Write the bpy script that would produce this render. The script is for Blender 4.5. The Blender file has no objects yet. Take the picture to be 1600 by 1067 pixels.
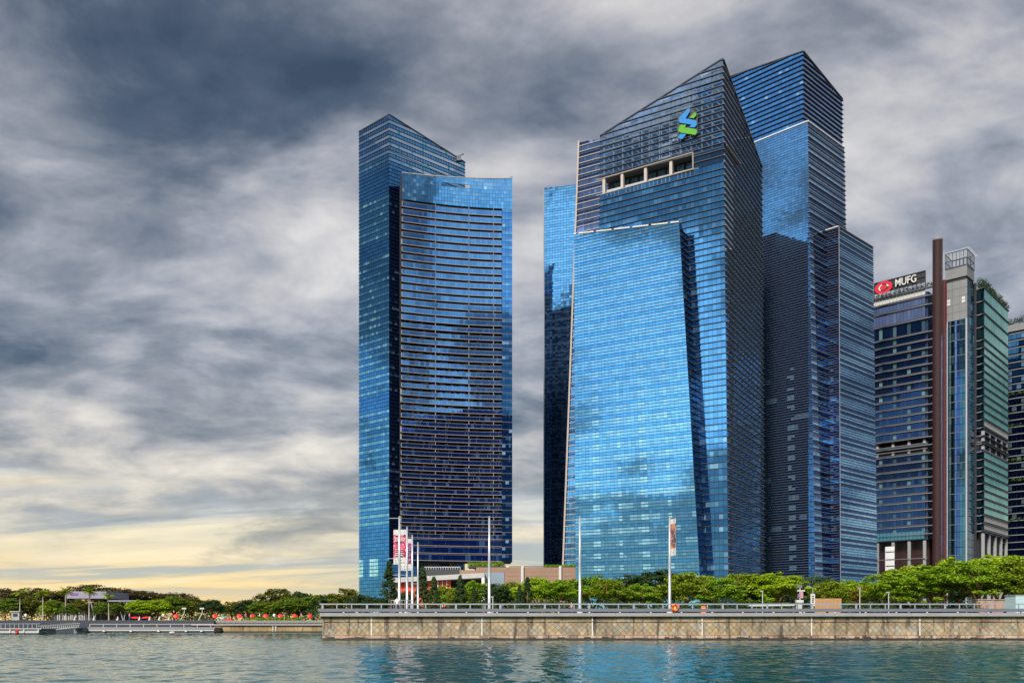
import bpy, bmesh, math, random
from mathutils import Vector, Matrix, noise as mnoise

R = math.radians
rnd = random.Random(7)
SC = bpy.context.scene
COL = SC.collection

# ------------------------------------------------------------------ camera
FPX, HOR, CH = 1500.0, 978.0, 1.42          # focal length and horizon row in photo pixels, eye height over the water
cam = bpy.data.cameras.new('camera')
cam.sensor_width = 36.0
cam.lens = 36.0 * FPX / 1600.0
cam.shift_y = (HOR - 533.5) / 1600.0
cam.clip_start = 0.5
cam.clip_end = 20000
camo = bpy.data.objects.new('camera', cam)
camo.location = (0, 0, CH)
camo.rotation_euler = (R(90), 0, 0)
COL.objects.link(camo)
SC.camera = camo

# ------------------------------------------------------------------ light and exposure
SUN_EL, SUN_AZ = 42.0, 205.0     # azimuth clockwise from +Y (view direction): behind the camera on its left side
SC.view_settings.view_transform = 'Standard'
SC.view_settings.look = 'None'
SC.view_settings.gamma = 1.0
SC.view_settings.use_curve_mapping = False
SC.view_settings.exposure = 2.25
sl = bpy.data.lights.new('sun', 'SUN')
sl.energy = 1.5
sl.angle = R(14)
sl.color = (1.0, 0.93, 0.82)
so = bpy.data.objects.new('sun', sl)
sd = Vector((math.sin(R(SUN_AZ)) * math.cos(R(SUN_EL)), math.cos(R(SUN_AZ)) * math.cos(R(SUN_EL)), math.sin(R(SUN_EL))))
so.rotation_euler = sd.to_track_quat('Z', 'Y').to_euler()
COL.objects.link(so)

wd = bpy.data.worlds.new('World')
SC.world = wd
wd.use_nodes = True
wt = wd.node_tree
wt.nodes.clear()


class G:
    """small helper for node graphs"""
    def __init__(s, tree):
        s.t = tree

    def n(s, kind, ins=None, **props):
        nd = s.t.nodes.new(kind)
        for k, v in props.items():
            setattr(nd, k, v)
        for k, v in (ins or {}).items():
            sock = nd.inputs[k]
            if isinstance(v, bpy.types.NodeSocket):
                s.t.links.new(v, sock)
            else:
                sock.default_value = v
        return nd

    def m(s, op, a, b=0.0, c=None, clamp=False):
        ins = {0: a, 1: b}
        if c is not None:
            ins[2] = c
        return s.n('ShaderNodeMath', ins, operation=op, use_clamp=clamp).outputs[0]

    def mix(s, f, a, b, blend='MIX'):
        nd = s.n('ShaderNodeMix', {0: f, 6: a, 7: b}, data_type='RGBA', blend_type=blend)
        return nd.outputs[2]

    def ramp(s, f, stops, interp='LINEAR'):
        nd = s.n('ShaderNodeValToRGB', {0: f})
        cr = nd.color_ramp
        cr.interpolation = interp
        while len(cr.elements) < len(stops):
            cr.elements.new(0.5)
        for e, (p, c) in zip(cr.elements, stops):
            e.position = p
            e.color = (c[0], c[1], c[2], 1)
        return nd.outputs[0]

    def smooth(s, x, lo, hi):
        return s.n('ShaderNodeMapRange', {0: x, 1: lo, 2: hi, 3: 0.0, 4: 1.0}, interpolation_type='SMOOTHSTEP').outputs[0]

    def noise(s, vec, scale, detail=2.0, rough=0.5, dist=0.0):
        return s.n('ShaderNodeTexNoise', {'Vector': vec, 'Scale': scale, 'Detail': detail, 'Roughness': rough, 'Distortion': dist}).outputs[0]


def build_world():
    g = G(wt)
    tc = g.n('ShaderNodeTexCoord').outputs['Generated']
    sp = g.n('ShaderNodeSeparateXYZ', {0: tc}).outputs
    x, y, z = sp[0], sp[1], sp[2]
    zc = g.m('ADD', g.m('MAXIMUM', z, 0.0), 0.13)
    px = g.m('DIVIDE', x, zc)
    py = g.m('DIVIDE', y, zc)
    P = g.n('ShaderNodeCombineXYZ', {0: px, 1: py, 2: 0.0}).outputs[0]

    zk = g.m('ADD', g.m('MAXIMUM', z, 0.0), 0.30)
    PC = g.n('ShaderNodeCombineXYZ', {0: g.m('DIVIDE', x, zk), 1: g.m('DIVIDE', y, zk), 2: 0.0}).outputs[0]

    def off(sx, sy, ox, oy):
        return g.n('ShaderNodeMapping', {'Vector': PC, 'Location': (ox, oy, 3.7), 'Rotation': (0, 0, R(-14)), 'Scale': (sx, sy, 1.0)}).outputs[0]
    big = g.noise(off(1.15, 1.35, SKY[0], SKY[1]), 1.0, 3.0, 0.45, 0.3)
    mid = g.noise(off(3.0, 3.9, SKY[2], SKY[3]), 1.0, 12.0, 0.56, 0.35)
    fine = g.noise(off(9.0, 12.0, 2.0, 9.0), 1.0, 6.0, 0.5, 0.2)
    v = g.m('ADD', g.m('MULTIPLY', big, 0.62), g.m('MULTIPLY', mid, 0.56))
    v = g.m('ADD', v, g.m('MULTIPLY', fine, 0.20))
    v = g.m('SUBTRACT', v, 0.19)
    v = g.m('ADD', g.m('MULTIPLY', g.m('SUBTRACT', v, 0.5), 1.80), 0.51)
    # broad trend: cloud thins towards the bright low sky
    v = g.m('ADD', v, g.m('MULTIPLY', g.m('SUBTRACT', 1.0, g.smooth(z, 0.05, 0.42)), 0.06))
    cloud = g.ramp(v, [(0.20, (0.06, 0.10, 0.16)), (0.33, (0.165, 0.215, 0.30)), (0.42, (0.37, 0.42, 0.51)), (0.50, (0.59, 0.62, 0.70)),
                       (0.575, (0.88, 0.89, 0.98)), (0.66, (1.24, 1.21, 1.22)), (0.82, (1.85, 1.78, 1.70))])
    # warm low sky with thin streaks
    st = g.noise(g.n('ShaderNodeMapping', {'Vector': P, 'Scale': (0.50, 1.5, 1.0), 'Location': (4.0, 1.0, 0.0)}).outputs[0], 1.0, 8.0, 0.58, 0.5)
    low = g.ramp(g.m('MULTIPLY', z, 5.0), [(0.0, (2.45, 1.60, 0.52)), (0.20, (2.40, 1.72, 0.74)), (0.38, (2.0, 1.70, 1.10)), (0.60, (1.55, 1.50, 1.36))])
    grey = g.mix(g.smooth(z, 0.03, 0.12), (1.15, 1.16, 1.02, 1), (0.80, 0.88, 0.98, 1))
    low = g.mix(g.m('MULTIPLY', g.smooth(st, 0.545, 0.42), g.smooth(z, 0.008, 0.055)), low, grey)
    low = g.mix(g.m('MULTIPLY', g.smooth(st, 0.53, 0.66), 0.8), low, (2.5, 2.05, 1.30, 1))
    west = g.smooth(g.m('ADD', g.m('MULTIPLY', x, -0.55), g.m('MULTIPLY', y, 0.83)), -0.5, 0.75)
    cool = g.mix(g.smooth(st, 0.38, 0.66), (0.46, 0.62, 0.82, 1), (0.86, 0.95, 1.05, 1))
    low = g.mix(west, cool, low)
    warm = g.mix(1.0, cloud, (1.14, 1.04, 0.86, 1), 'MULTIPLY')
    cloud = g.mix(g.m('MULTIPLY', west, g.smooth(z, 0.30, 0.08)), cloud, warm)
    edge = g.m('ADD', z, g.m('MULTIPLY', g.m('SUBTRACT', mid, 0.5), 0.34))
    cl = g.mix(g.smooth(edge, 0.060, 0.155), low, cloud)
    # clear sky shows through breaks in the cloud, more so towards the sun
    sky = g.n('ShaderNodeTexSky', sky_type='NISHITA', sun_disc=False, sun_elevation=R(SUN_EL), sun_rotation=R(SUN_AZ),
              altitude=0.0, air_density=1.0, dust_density=1.2, ozone_density=1.5).outputs[0]
    brk = g.m('MULTIPLY', g.smooth(v, 0.50, 0.60), g.smooth(g.m('ADD', g.m('MULTIPLY', x, -0.5), g.m('MULTIPLY', y, -0.87)), -0.1, 0.7))
    skyc = g.mix(1.0, sky, (1.0, 1.0, 1.0, 1), 'MULTIPLY')
    cl = g.mix(g.m('MULTIPLY', brk, 0.35), cl, skyc)
    cl = g.mix(0.06, cl, skyc)
    bg = g.n('ShaderNodeBackground', {'Color': cl, 'Strength': 0.085})
    g.n('ShaderNodeOutputWorld', {0: bg.outputs[0]})


SKY = (37.2, 37.7, 13.8, 14.2)
build_world()
wd.cycles.sampling_method = 'MANUAL'
wd.cycles.sample_map_resolution = 512
cy = SC.cycles
cy.max_bounces = 6
cy.diffuse_bounces = 2
cy.glossy_bounces = 4
cy.transmission_bounces = 2
cy.transparent_max_bounces = 10
cy.caustics_reflective = False
cy.caustics_refractive = False
cy.sample_clamp_indirect = 6
cy.use_denoising = True
cy.denoising_use_gpu = False

# ------------------------------------------------------------------ materials
MATS = {}


def newmat(name):
    m = bpy.data.materials.new(name)
    m.use_nodes = True
    m.node_tree.nodes.clear()
    MATS[name] = m
    return G(m.node_tree)


def finish(g, sh):
    g.n('ShaderNodeOutputMaterial', {0: sh})


def plain(name, c, rough=0.6, metal=0.0, var=0.15, scale=1.5, spec=0.5, emit=None):
    g = newmat(name)
    ob = g.n('ShaderNodeTexCoord').outputs['Object']
    nz = g.noise(ob, scale, 6.0, 0.6)
    f = g.m('ADD', g.m('MULTIPLY', nz, 2 * var), 1.0 - var)
    cc = g.mix(1.0, (c[0], c[1], c[2], 1), g.n('ShaderNodeCombineXYZ', {0: f, 1: f, 2: f}).outputs[0], 'MULTIPLY')
    ins = {'Base Color': cc, 'Roughness': rough, 'Metallic': metal, 'Specular IOR Level': spec}
    if emit:
        ins['Emission Color'] = (*emit[0], 1)
        ins['Emission Strength'] = emit[1]
    finish(g, g.n('ShaderNodeBsdfPrincipled', ins).outputs[0])
    return MATS[name]


def glassmat(name, tint, dark, blind_lit, rough=0.03, diff=0.10, spand=(0.75, 0.8, 0.95)):
    """coated curtain-wall glass; attribute pane: r = pane to pane variation, g = blinds drawn or rooms lit behind, painted in as paler colour, b = spandrel panel"""
    g = newmat(name)
    at = g.n('ShaderNodeAttribute', attribute_name='pane')
    s = g.n('ShaderNodeSeparateColor', {0: at.outputs['Color']}).outputs
    f = g.m('ADD', g.m('MULTIPLY', s[0], 0.30), 0.80)
    v = g.n('ShaderNodeCombineXYZ', {0: f, 1: f, 2: f}).outputs[0]
    c = g.mix(1.0, (*tint, 1), v, 'MULTIPLY')
    c = g.mix(g.m('MULTIPLY', s[2], 1.0), c, g.mix(1.0, c, (*spand, 1), 'MULTIPLY'))
    gl = g.n('ShaderNodeBsdfPrincipled', {'Base Color': c, 'Metallic': 1.0, 'Roughness': rough}).outputs[0]
    dcol = g.mix(s[1], (*dark, 1), (*blind_lit, 1))
    df = g.n('ShaderNodeBsdfDiffuse', {'Color': dcol}).outputs[0]
    fac = g.m('ADD', g.m('MULTIPLY', s[1], 0.45), diff, clamp=True)
    finish(g, g.n('ShaderNodeMixShader', {0: fac, 1: gl, 2: df}).outputs[0])
    return MATS[name]


def clearglass(name, tint, refl, fac):
    g = newmat(name)
    tr = g.n('ShaderNodeBsdfTransparent', {0: (*tint, 1)}).outputs[0]
    gl = g.n('ShaderNodeBsdfGlossy', {0: (*refl, 1), 'Roughness': 0.03}).outputs[0]
    finish(g, g.n('ShaderNodeMixShader', {0: fac, 1: tr, 2: gl}).outputs[0])
    return MATS[name]


def leafmat(name, c1, c2, trans=0.42):
    g = newmat(name)
    at = g.n('ShaderNodeAttribute', attribute_name='pane')
    s = g.n('ShaderNodeSeparateColor', {0: at.outputs['Color']}).outputs
    oi = g.n('ShaderNodeObjectInfo').outputs['Random']
    f = g.m('ADD', g.m('MULTIPLY', s[0], 0.75), g.m('MULTIPLY', oi, 0.25))
    c = g.mix(f, (*c1, 1), (*c2, 1))
    d = g.n('ShaderNodeBsdfPrincipled', {'Base Color': c, 'Roughness': 0.55, 'Specular IOR Level': 0.3}).outputs[0]
    t = g.n('ShaderNodeBsdfTranslucent', {'Color': c}).outputs[0]
    finish(g, g.n('ShaderNodeMixShader', {0: trans, 1: d, 2: t}).outputs[0])
    return MATS[name]


def stonemat(name, cols, stain, rough=0.85, stainz=(0.2, 1.1)):
    """stone pieces: attribute pane.r picks the stone's own colour; blotchy dark weathering on top"""
    g = newmat(name)
    at = g.n('ShaderNodeAttribute', attribute_name='pane')
    s = g.n('ShaderNodeSeparateColor', {0: at.outputs['Color']}).outputs
    c = g.ramp(s[0], [(i / max(1, len(cols) - 1), k) for i, k in enumerate(cols)])
    ob = g.n('ShaderNodeTexCoord').outputs['Object']
    n1 = g.noise(ob, 0.45, 7.0, 0.65)
    n2 = g.noise(ob, 6.0, 5.0, 0.6)
    st = g.noise(g.n('ShaderNodeMapping', {'Vector': ob, 'Scale': (1.6, 1.0, 0.22)}).outputs[0], 1.0, 6.0, 0.6)
    c = g.mix(g.m('MULTIPLY', g.smooth(n1, 0.44, 0.64), 0.65), c, (*stain, 1))
    c = g.mix(g.m('MULTIPLY', g.smooth(st, 0.52, 0.66), 0.85), c, (stain[0] * 0.35, stain[1] * 0.33, stain[2] * 0.33, 1))
    f = g.m('ADD', g.m('MULTIPLY', n2, 0.5), 0.75)
    c = g.mix(1.0, c, g.n('ShaderNodeCombineXYZ', {0: f, 1: f, 2: f}).outputs[0], 'MULTIPLY')
    bp = g.n('ShaderNodeBump', {'Height': n2, 'Strength': 0.4, 'Distance': 0.03}).outputs[0]
    finish(g, g.n('ShaderNodeBsdfPrincipled', {'Base Color': c, 'Roughness': rough, 'Normal': bp}).outputs[0])
    return MATS[name]


glassmat('glass_blue', (0.13, 0.41, 0.64), (0.012, 0.06, 0.22), (0.30, 0.55, 0.72))
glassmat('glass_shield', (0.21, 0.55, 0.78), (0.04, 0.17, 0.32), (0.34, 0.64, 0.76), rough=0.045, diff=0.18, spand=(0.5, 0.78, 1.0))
glassmat('glass_teal', (0.14, 0.43, 0.58), (0.01, 0.07, 0.16), (0.34, 0.62, 0.66), spand=(0.42, 0.6, 0.92))
glassmat('glass_deep', (0.10, 0.33, 0.55), (0.006, 0.03, 0.20), (0.25, 0.45, 0.66))
glassmat('glass_steel', (0.26, 0.40, 0.66), (0.01, 0.03, 0.10), (0.35, 0.5, 0.6))
glassmat('glass_cyan', (0.34, 0.66, 0.90), (0.01, 0.06, 0.16), (0.35, 0.6, 0.65))
glassmat('glass_side', (0.26, 0.44, 0.56), (0.015, 0.04, 0.08), (0.34, 0.50, 0.50))
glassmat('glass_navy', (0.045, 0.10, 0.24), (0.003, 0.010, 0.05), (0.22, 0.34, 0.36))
glassmat('glass_smoke', (0.022, 0.050, 0.115), (0.003, 0.008, 0.03), (0.16, 0.28, 0.28))
glassmat('glass_shaft', (0.05, 0.15, 0.21), (0.006, 0.03, 0.05), (0.2, 0.4, 0.4))
glassmat('glass_pale', (0.48, 0.54, 0.76), (0.05, 0.06, 0.12), (0.4, 0.5, 0.5))
glassmat('glass_mint', (0.45, 0.85, 0.76), (0.09, 0.29, 0.23), (0.2, 0.45, 0.38), diff=0.40, rough=0.05)
glassmat('glass_balcony', (0.13, 0.35, 0.54), (0.005, 0.030, 0.22), (0.2, 0.4, 0.65), diff=0.20)
clearglass('glass_clear', (0.58, 0.68, 0.78), (0.26, 0.48, 0.72), 0.36)
plain('body_dark', (0.008, 0.018, 0.05), 0.25, 0.0, 0.2)
plain('body_glass', (0.05, 0.12, 0.26), 0.1, 0.9, 0.1, 0.1)
plain('ledge_dark', (0.030, 0.036, 0.05), 0.5, 0.3, 0.1)
plain('ledge_grey', (0.16, 0.165, 0.18), 0.5, 0.3, 0.1)
plain('ledge_beige', (0.33, 0.29, 0.27), 0.7, 0.0, 0.12, 0.4)
plain('ledge_white', (0.55, 0.53, 0.50), 0.6, 0.0, 0.08, 0.4)
plain('balcony_edge', (0.20, 0.175, 0.165), 0.7, 0.0, 0.12, 0.4)
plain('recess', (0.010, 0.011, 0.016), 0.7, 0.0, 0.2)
plain('curtain', (0.24, 0.25, 0.24), 0.9, 0.0, 0.25, 0.6)
plain('concrete', (0.15, 0.155, 0.16), 0.85, 0.0, 0.2, 0.25)
plain('concrete_light', (0.33, 0.33, 0.32), 0.8, 0.0, 0.2, 0.5)
plain('steel_frame', (0.45, 0.48, 0.50), 0.4, 0.6, 0.1)
plain('steel_dark', (0.05, 0.055, 0.06), 0.5, 0.5, 0.1)
plain('maroon', (0.022, 0.008, 0.008), 0.45, 0.2, 0.3, 0.3)
plain('maroon_red', (0.05, 0.006, 0.006), 0.5, 0.1, 0.2, 0.3)
plain('sign_blue', (0.005, 0.14, 0.40), 0.35, 0.0, 0.08, emit=((0.01, 0.25, 0.75), 0.01))
plain('sign_green', (0.06, 0.24, 0.006), 0.35, 0.0, 0.08, emit=((0.12, 0.5, 0.01), 0.01))
plain('sign_red', (0.42, 0.006, 0.02), 0.4, 0.0, 0.08, emit=((0.7, 0.005, 0.03), 0.01))
plain('sign_white', (0.42, 0.42, 0.41), 0.5, 0.0, 0.05)
plain('sign_black', (0.012, 0.013, 0.015), 0.5, 0.0, 0.1)
plain('pole_white', (0.36, 0.38, 0.40), 0.35, 0.4, 0.08)
plain('paint_white', (0.40, 0.40, 0.385), 0.6, 0.0, 0.1)
plain('paint_red', (0.55, 0.02, 0.012), 0.5, 0.0, 0.15)
plain('paint_orange', (0.75, 0.12, 0.015), 0.5, 0.0, 0.15)
plain('paint_teal', (0.02, 0.26, 0.22), 0.5, 0.0, 0.15)
plain('paint_yellow', (0.6, 0.42, 0.03), 0.5, 0.0, 0.1)
plain('rail_steel', (0.36, 0.37, 0.39), 0.35, 0.6, 0.1)
plain('beam_slate', (0.11, 0.12, 0.15), 0.55, 0.1, 0.2, 0.6)
plain('coping', (0.22, 0.215, 0.22), 0.75, 0.0, 0.22, 0.8)
plain('grout', (0.060, 0.048, 0.032), 0.95, 0.0, 0.3, 2.0)
plain('weed', (0.020, 0.018, 0.012), 0.6, 0.0, 0.4, 3.0)
plain('bark', (0.16, 0.085, 0.035), 0.9, 0.0, 0.35, 3.0)
plain('bark_grey', (0.22, 0.20, 0.17), 0.9, 0.0, 0.3, 3.0)
plain('ground', (0.17, 0.16, 0.14), 0.9, 0.0, 0.3, 0.2)
plain('paving', (0.30, 0.28, 0.26), 0.85, 0.0, 0.2, 0.7)
plain('stone_brown', (0.22, 0.14, 0.10), 0.85, 0.0, 0.15, 0.3)
plain('panel_bluegrey', (0.16, 0.21, 0.26), 0.5, 0.1, 0.1, 0.3)
plain('red_screen', (0.58, 0.055, 0.018), 0.6, 0.0, 0.2, 0.5)
plain('wood_tan', (0.30, 0.17, 0.08), 0.8, 0.0, 0.15, 0.8)
plain('canopy_lilac', (0.20, 0.195, 0.25), 0.6, 0.0, 0.08, 0.2)
plain('skin', (0.42, 0.24, 0.16), 0.6, 0.0, 0.05)
plain('cloth_white', (0.74, 0.72, 0.73), 0.85, 0.0, 0.08)
plain('cloth_pink', (0.42, 0.18, 0.20), 0.85, 0.0, 0.08)
plain('cloth_dark', (0.025, 0.026, 0.035), 0.85, 0.0, 0.1)
plain('cloth_blue', (0.06, 0.10, 0.25), 0.85, 0.0, 0.1)
plain('hair', (0.012, 0.010, 0.009), 0.6, 0.0, 0.1)
plain('purple', (0.18, 0.07, 0.32), 0.6, 0.0, 0.1)
leafmat('leaf_lime', (0.140, 0.245, 0.003), (0.35, 0.48, 0.008))
leafmat('leaf_green', (0.085, 0.180, 0.004), (0.24, 0.38, 0.009))
leafmat('leaf_olive', (0.090, 0.150, 0.004), (0.25, 0.33, 0.011))
leafmat('leaf_shore_olive', (0.060, 0.085, 0.006), (0.165, 0.175, 0.012))
leafmat('leaf_shore', (0.050, 0.105, 0.005), (0.15, 0.23, 0.010))
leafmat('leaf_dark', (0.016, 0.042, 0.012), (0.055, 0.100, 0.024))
leafmat('leaf_blue', (0.035, 0.075, 0.040), (0.095, 0.150, 0.085))
leafmat('leaf_brown', (0.030, 0.028, 0.010), (0.090, 0.066, 0.020))
leafmat('leaf_autumn', (0.16, 0.105, 0.008), (0.26, 0.22, 0.014))
stonemat('stone_tile', [(0.242, 0.172, 0.088), (0.326, 0.241, 0.125), (0.213, 0.168, 0.106), (0.313, 0.288, 0.236), (0.255, 0.178, 0.106), (0.370, 0.288, 0.174), (0.206, 0.200, 0.168), (0.284, 0.247, 0.161)], (0.142, 0.117, 0.077))
stonemat('stone_band', [(0.234, 0.186, 0.088), (0.199, 0.158, 0.074), (0.270, 0.227, 0.137), (0.213, 0.192, 0.125)], (0.113, 0.090, 0.049))
stonemat('stone_base', [(0.370, 0.261, 0.186), (0.313, 0.206, 0.150), (0.426, 0.315, 0.230)], (0.085, 0.041, 0.025))
stonemat('stone_far', [(0.255, 0.178, 0.080), (0.299, 0.227, 0.119), (0.213, 0.151, 0.074)], (0.142, 0.090, 0.037))


def watermat():
    g = newmat('water')
    ob = g.n('ShaderNodeNewGeometry').outputs['Position']
    def w(sx, sy, rot, det, rough, dist):
        mp = g.n('ShaderNodeMapping', {'Vector': ob, 'Scale': (sx, sy, 1.0), 'Rotation': (0, 0, R(rot))}).outputs[0]
        return g.noise(mp, 1.0, det, rough, dist)
    b = w(2.2, 2.8, -9, 2.0, 0.5, 0.5)
    c = w(5.5, 7.0, 20, 2.0, 0.5, 0.3)
    h = g.m('ADD', g.m('MULTIPLY', b, 0.016), g.m('MULTIPLY', c, 0.005))
    bp = g.n('ShaderNodeBump', {'Height': h, 'Strength': 1.0, 'Distance': 1.0}).outputs[0]
    sh = g.n('ShaderNodeBsdfPrincipled', {'Base Color': (0.003, 0.056, 0.058, 1), 'Roughness': 0.05, 'IOR': 1.333, 'Normal': bp}).outputs[0]
    finish(g, sh)


watermat()


# ------------------------------------------------------------------ scene helpers
def WX(px, Y):
    return (px - 800.0) / FPX * Y


def WZ(py, Y):
    return CH + (HOR - py) / FPX * Y


class MB:
    """collects faces for one mesh; each face carries a material slot and a 'pane' colour"""
    def __init__(s):
        s.v, s.f, s.mi, s.c, s.mats = [], [], [], [], []

    def mat(s, name):
        if name not in s.mats:
            s.mats.append(name)
        return s.mats.index(name)

    def face(s, pts, mat, col=(0.5, 0, 0)):
        i = len(s.v)
        s.v.extend(pts)
        s.f.append(tuple(range(i, i + len(pts))))
        s.mi.append(s.mat(mat))
        s.c.append(col)

    def solid(s, verts, faces, mat, col=(0.5, 0, 0)):
        i = len(s.v)
        s.v.extend(verts)
        k = s.mat(mat)
        for f in faces:
            s.f.append(tuple(a + i for a in f))
            s.mi.append(k)
            s.c.append(col)

    def hexa(s, lo, hi, mat, col=(0.5, 0, 0)):
        n = len(lo)
        faces = [tuple(range(n - 1, -1, -1)), tuple(range(n, 2 * n))]
        for k in range(n):
            j = (k + 1) % n
            faces.append((k, j, n + j, n + k))
        s.solid(list(lo) + list(hi), faces, mat, col)

    def box(s, x0, x1, y0, y1, z0, z1, mat, col=(0.5, 0, 0)):
        s.hexa([(x0, y0, z0), (x1, y0, z0), (x1, y1, z0), (x0, y1, z0)],
               [(x0, y0, z1), (x1, y0, z1), (x1, y1, z1), (x0, y1, z1)], mat, col)

    def bar(s, a, b, w, mat, h=None, col=(0.5, 0, 0)):
        a, b = Vector(a), Vector(b)
        d = (b - a).normalized()
        up = Vector((0, 0, 1)) if abs(d.z) < 0.95 else Vector((0, 1, 0))
        x = d.cross(up).normalized() * (w / 2)
        y = x.cross(d).normalized() * ((h or w) / 2)
        lo = [a - x - y, a + x - y, a + x + y, a - x + y]
        hi = [p + (b - a) for p in lo]
        s.hexa([tuple(p) for p in lo], [tuple(p) for p in hi], mat, col)

    def tube(s, pts, radii, mat, n=8, col=(0.5, 0, 0), cap=True):
        rings = []
        base = len(s.v)
        for k, p in enumerate(pts):
            p = Vector(p)
            d = Vector(pts[min(k + 1, len(pts) - 1)]) - Vector(pts[max(k - 1, 0)])
            d.normalize()
            up = Vector((0, 0, 1)) if abs(d.z) < 0.9 else Vector((0, 1, 0))
            x = d.cross(up).normalized()
            y = x.cross(d)
            for q in range(n):
                a = 2 * math.pi * q / n
                s.v.append(tuple(p + (x * math.cos(a) + y * math.sin(a)) * radii[k]))
            rings.append(base + k * n)
        m = s.mat(mat)
        for k in range(len(pts) - 1):
            for q in range(n):
                r = (q + 1) % n
                s.f.append((rings[k] + q, rings[k] + r, rings[k + 1] + r, rings[k + 1] + q))
                s.mi.append(m)
                s.c.append(col)
        if cap:
            for ring in (list(range(rings[0], rings[0] + n)), list(range(rings[-1], rings[-1] + n))):
                s.f.append(tuple(ring))
                s.mi.append(m)
                s.c.append(col)

    def mesh(s, name, smooth=False):
        me = bpy.data.meshes.new(name)
        me.from_pydata([tuple(v) for v in s.v], [], s.f)
        for k in s.mats:
            me.materials.append(MATS[k])
        me.polygons.foreach_set('material_index', s.mi)
        ca = me.color_attributes.new('pane', 'FLOAT_COLOR', 'CORNER')
        buf = []
        for f, c in zip(s.f, s.c):
            buf.extend((c[0], c[1], c[2], 1.0) * len(f))
        ca.data.foreach_set('color', buf)
        if smooth:
            me.polygons.foreach_set('use_smooth', [True] * len(me.polygons))
        me.update()
        return me

    def build(s, name, parent=None, smooth=False, kind=None):
        return link(name, s.mesh(name, smooth), parent, kind)


def link(name, me, parent=None, kind=None):
    o = bpy.data.objects.new(name, me)
    COL.objects.link(o)
    if parent is not None:
        o.parent = parent
        if parent.parent is None:          # meshes are written in world coordinates; a sub-part shares its part's frame
            o.matrix_parent_inverse = Matrix.Translation(-Vector(parent.location))
    if kind:
        o['kind'] = kind
    return o


def sub(name, me, parent, loc=(0, 0, 0), rot=(0, 0, 0)):
    """a part in its thing's own coordinates"""
    o = bpy.data.objects.new(name, me)
    COL.objects.link(o)
    o.parent = parent
    o.location = loc
    o.rotation_euler = rot
    return o


def tag(o, label, cat, group=None):
    o['label'] = label
    o['category'] = cat
    if group:
        o['group'] = group
    return o


def thing(name, label, cat, loc=(0, 0, 0), group=None, rz=0.0, scale=1.0):
    o = bpy.data.objects.new(name, None)
    o.empty_display_size = 0.5
    COL.objects.link(o)
    o.location = loc
    o.rotation_euler = (0, 0, rz)
    if scale != 1.0:
        o.scale = (scale, scale, scale) if isinstance(scale, (int, float)) else scale
    return tag(o, label, cat, group)


def copy_thing(src, label, loc, rz=0.0, scale=None, group=None):
    r = src.copy()
    COL.objects.link(r)
    r.location = loc
    r.rotation_euler = (0, 0, rz)
    if scale is not None:
        r.scale = (scale, scale, scale) if isinstance(scale, (int, float)) else scale
    r['label'] = label
    if group:
        r['group'] = group
    for ch in list(src.children):
        c = ch.copy()
        COL.objects.link(c)
        c.parent = r
        for gch in list(ch.children):
            d = gch.copy()
            COL.objects.link(d)
            d.parent = c
    return r


def struct(o):
    o['kind'] = 'structure'
    return o


def lerp(a, b, t):
    return a + (b - a) * t


GZ = 2.75      # promenade level

# ------------------------------------------------------------------ water and ground
mb = MB()
mb.face([(-9000, -3000, -.30), (9000, -3000, -.30), (9000, 12000, -.30), (-9000, 12000, -.30)], 'water')
struct(mb.build('water'))


def wave_sheet(x0, x1, y0, y1, dx, dy):
    """open water with real wind chop: a sum of many short crossing waves"""
    import numpy as np
    rg = np.random.RandomState(12)
    nx, ny = int((x1 - x0) / dx) + 1, int((y1 - y0) / dy) + 1
    X, Y = np.meshgrid(np.linspace(x0, x1, nx), np.linspace(y0, y1, ny))
    Z = np.zeros_like(X)
    for k in range(56):
        lam = 0.38 * (2.6 / 0.38) ** rg.rand()
        th = R(250) + rg.randn() * 0.75
        kx, ky = 2 * math.pi / lam * math.cos(th), 2 * math.pi / lam * math.sin(th)
        amp = lam * 0.0024
        ph = rg.rand() * 6.283
        q = 0.35 * np.sin(X * ky * 0.13 - Y * kx * 0.11 + ph * 3)
        Z += amp * np.sin(kx * X + ky * Y + ph + q)
    me = bpy.data.meshes.new('water')
    me.vertices.add(nx * ny)
    me.vertices.foreach_set('co', np.stack([X, Y, Z], -1).astype(np.float32).ravel())
    i = np.arange((ny - 1) * (nx - 1))
    a = (i // (nx - 1)) * nx + i % (nx - 1)
    f = np.stack([a, a + 1, a + nx + 1, a + nx], -1).astype(np.int32)
    me.loops.add(f.size)
    me.loops.foreach_set('vertex_index', f.ravel())
    me.polygons.add(len(f))
    me.polygons.foreach_set('loop_start', np.arange(len(f), dtype=np.int32) * 4)
    me.polygons.foreach_set('use_smooth', np.ones(len(f), dtype=bool))
    me.materials.append(MATS['water'])
    me.update(calc_edges=True)
    me.validate()
    return struct(link('water', me))


wave_sheet(-31, 31, 16, 50, 0.10, 0.10)
wave_sheet(-58, 58, 50, 97.2, 0.17, 0.17)
wave_sheet(-130, -15, 97.2, 214, 0.4, 0.4)
QY, QX = 97.0, WX(505, 97.0)
mb = MB()
gp = [(QX - 0.2, QY + 0.6), (900, QY + 0.6), (6000, 2000), (6000, 11000), (-6000, 11000), (-6000, 2000), (-900, 214), (-28, 214)]
mb.hexa([(a, b, -2) for a, b in gp], [(a, b, GZ) for a, b in gp], 'ground')
struct(mb.build('ground'))
mb = MB()
mb.hexa([(QX, QY + 0.7, GZ + 0.001), (400, QY + 0.7, GZ + 0.001), (400, QY + 16, GZ + 0.001), (QX - 1, QY + 16, GZ + 0.001)],
        [(QX, QY + 0.7, GZ + 0.006), (400, QY + 0.7, GZ + 0.006), (400, QY + 16, GZ + 0.006), (QX - 1, QY + 16, GZ + 0.006)], 'paving')
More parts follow.
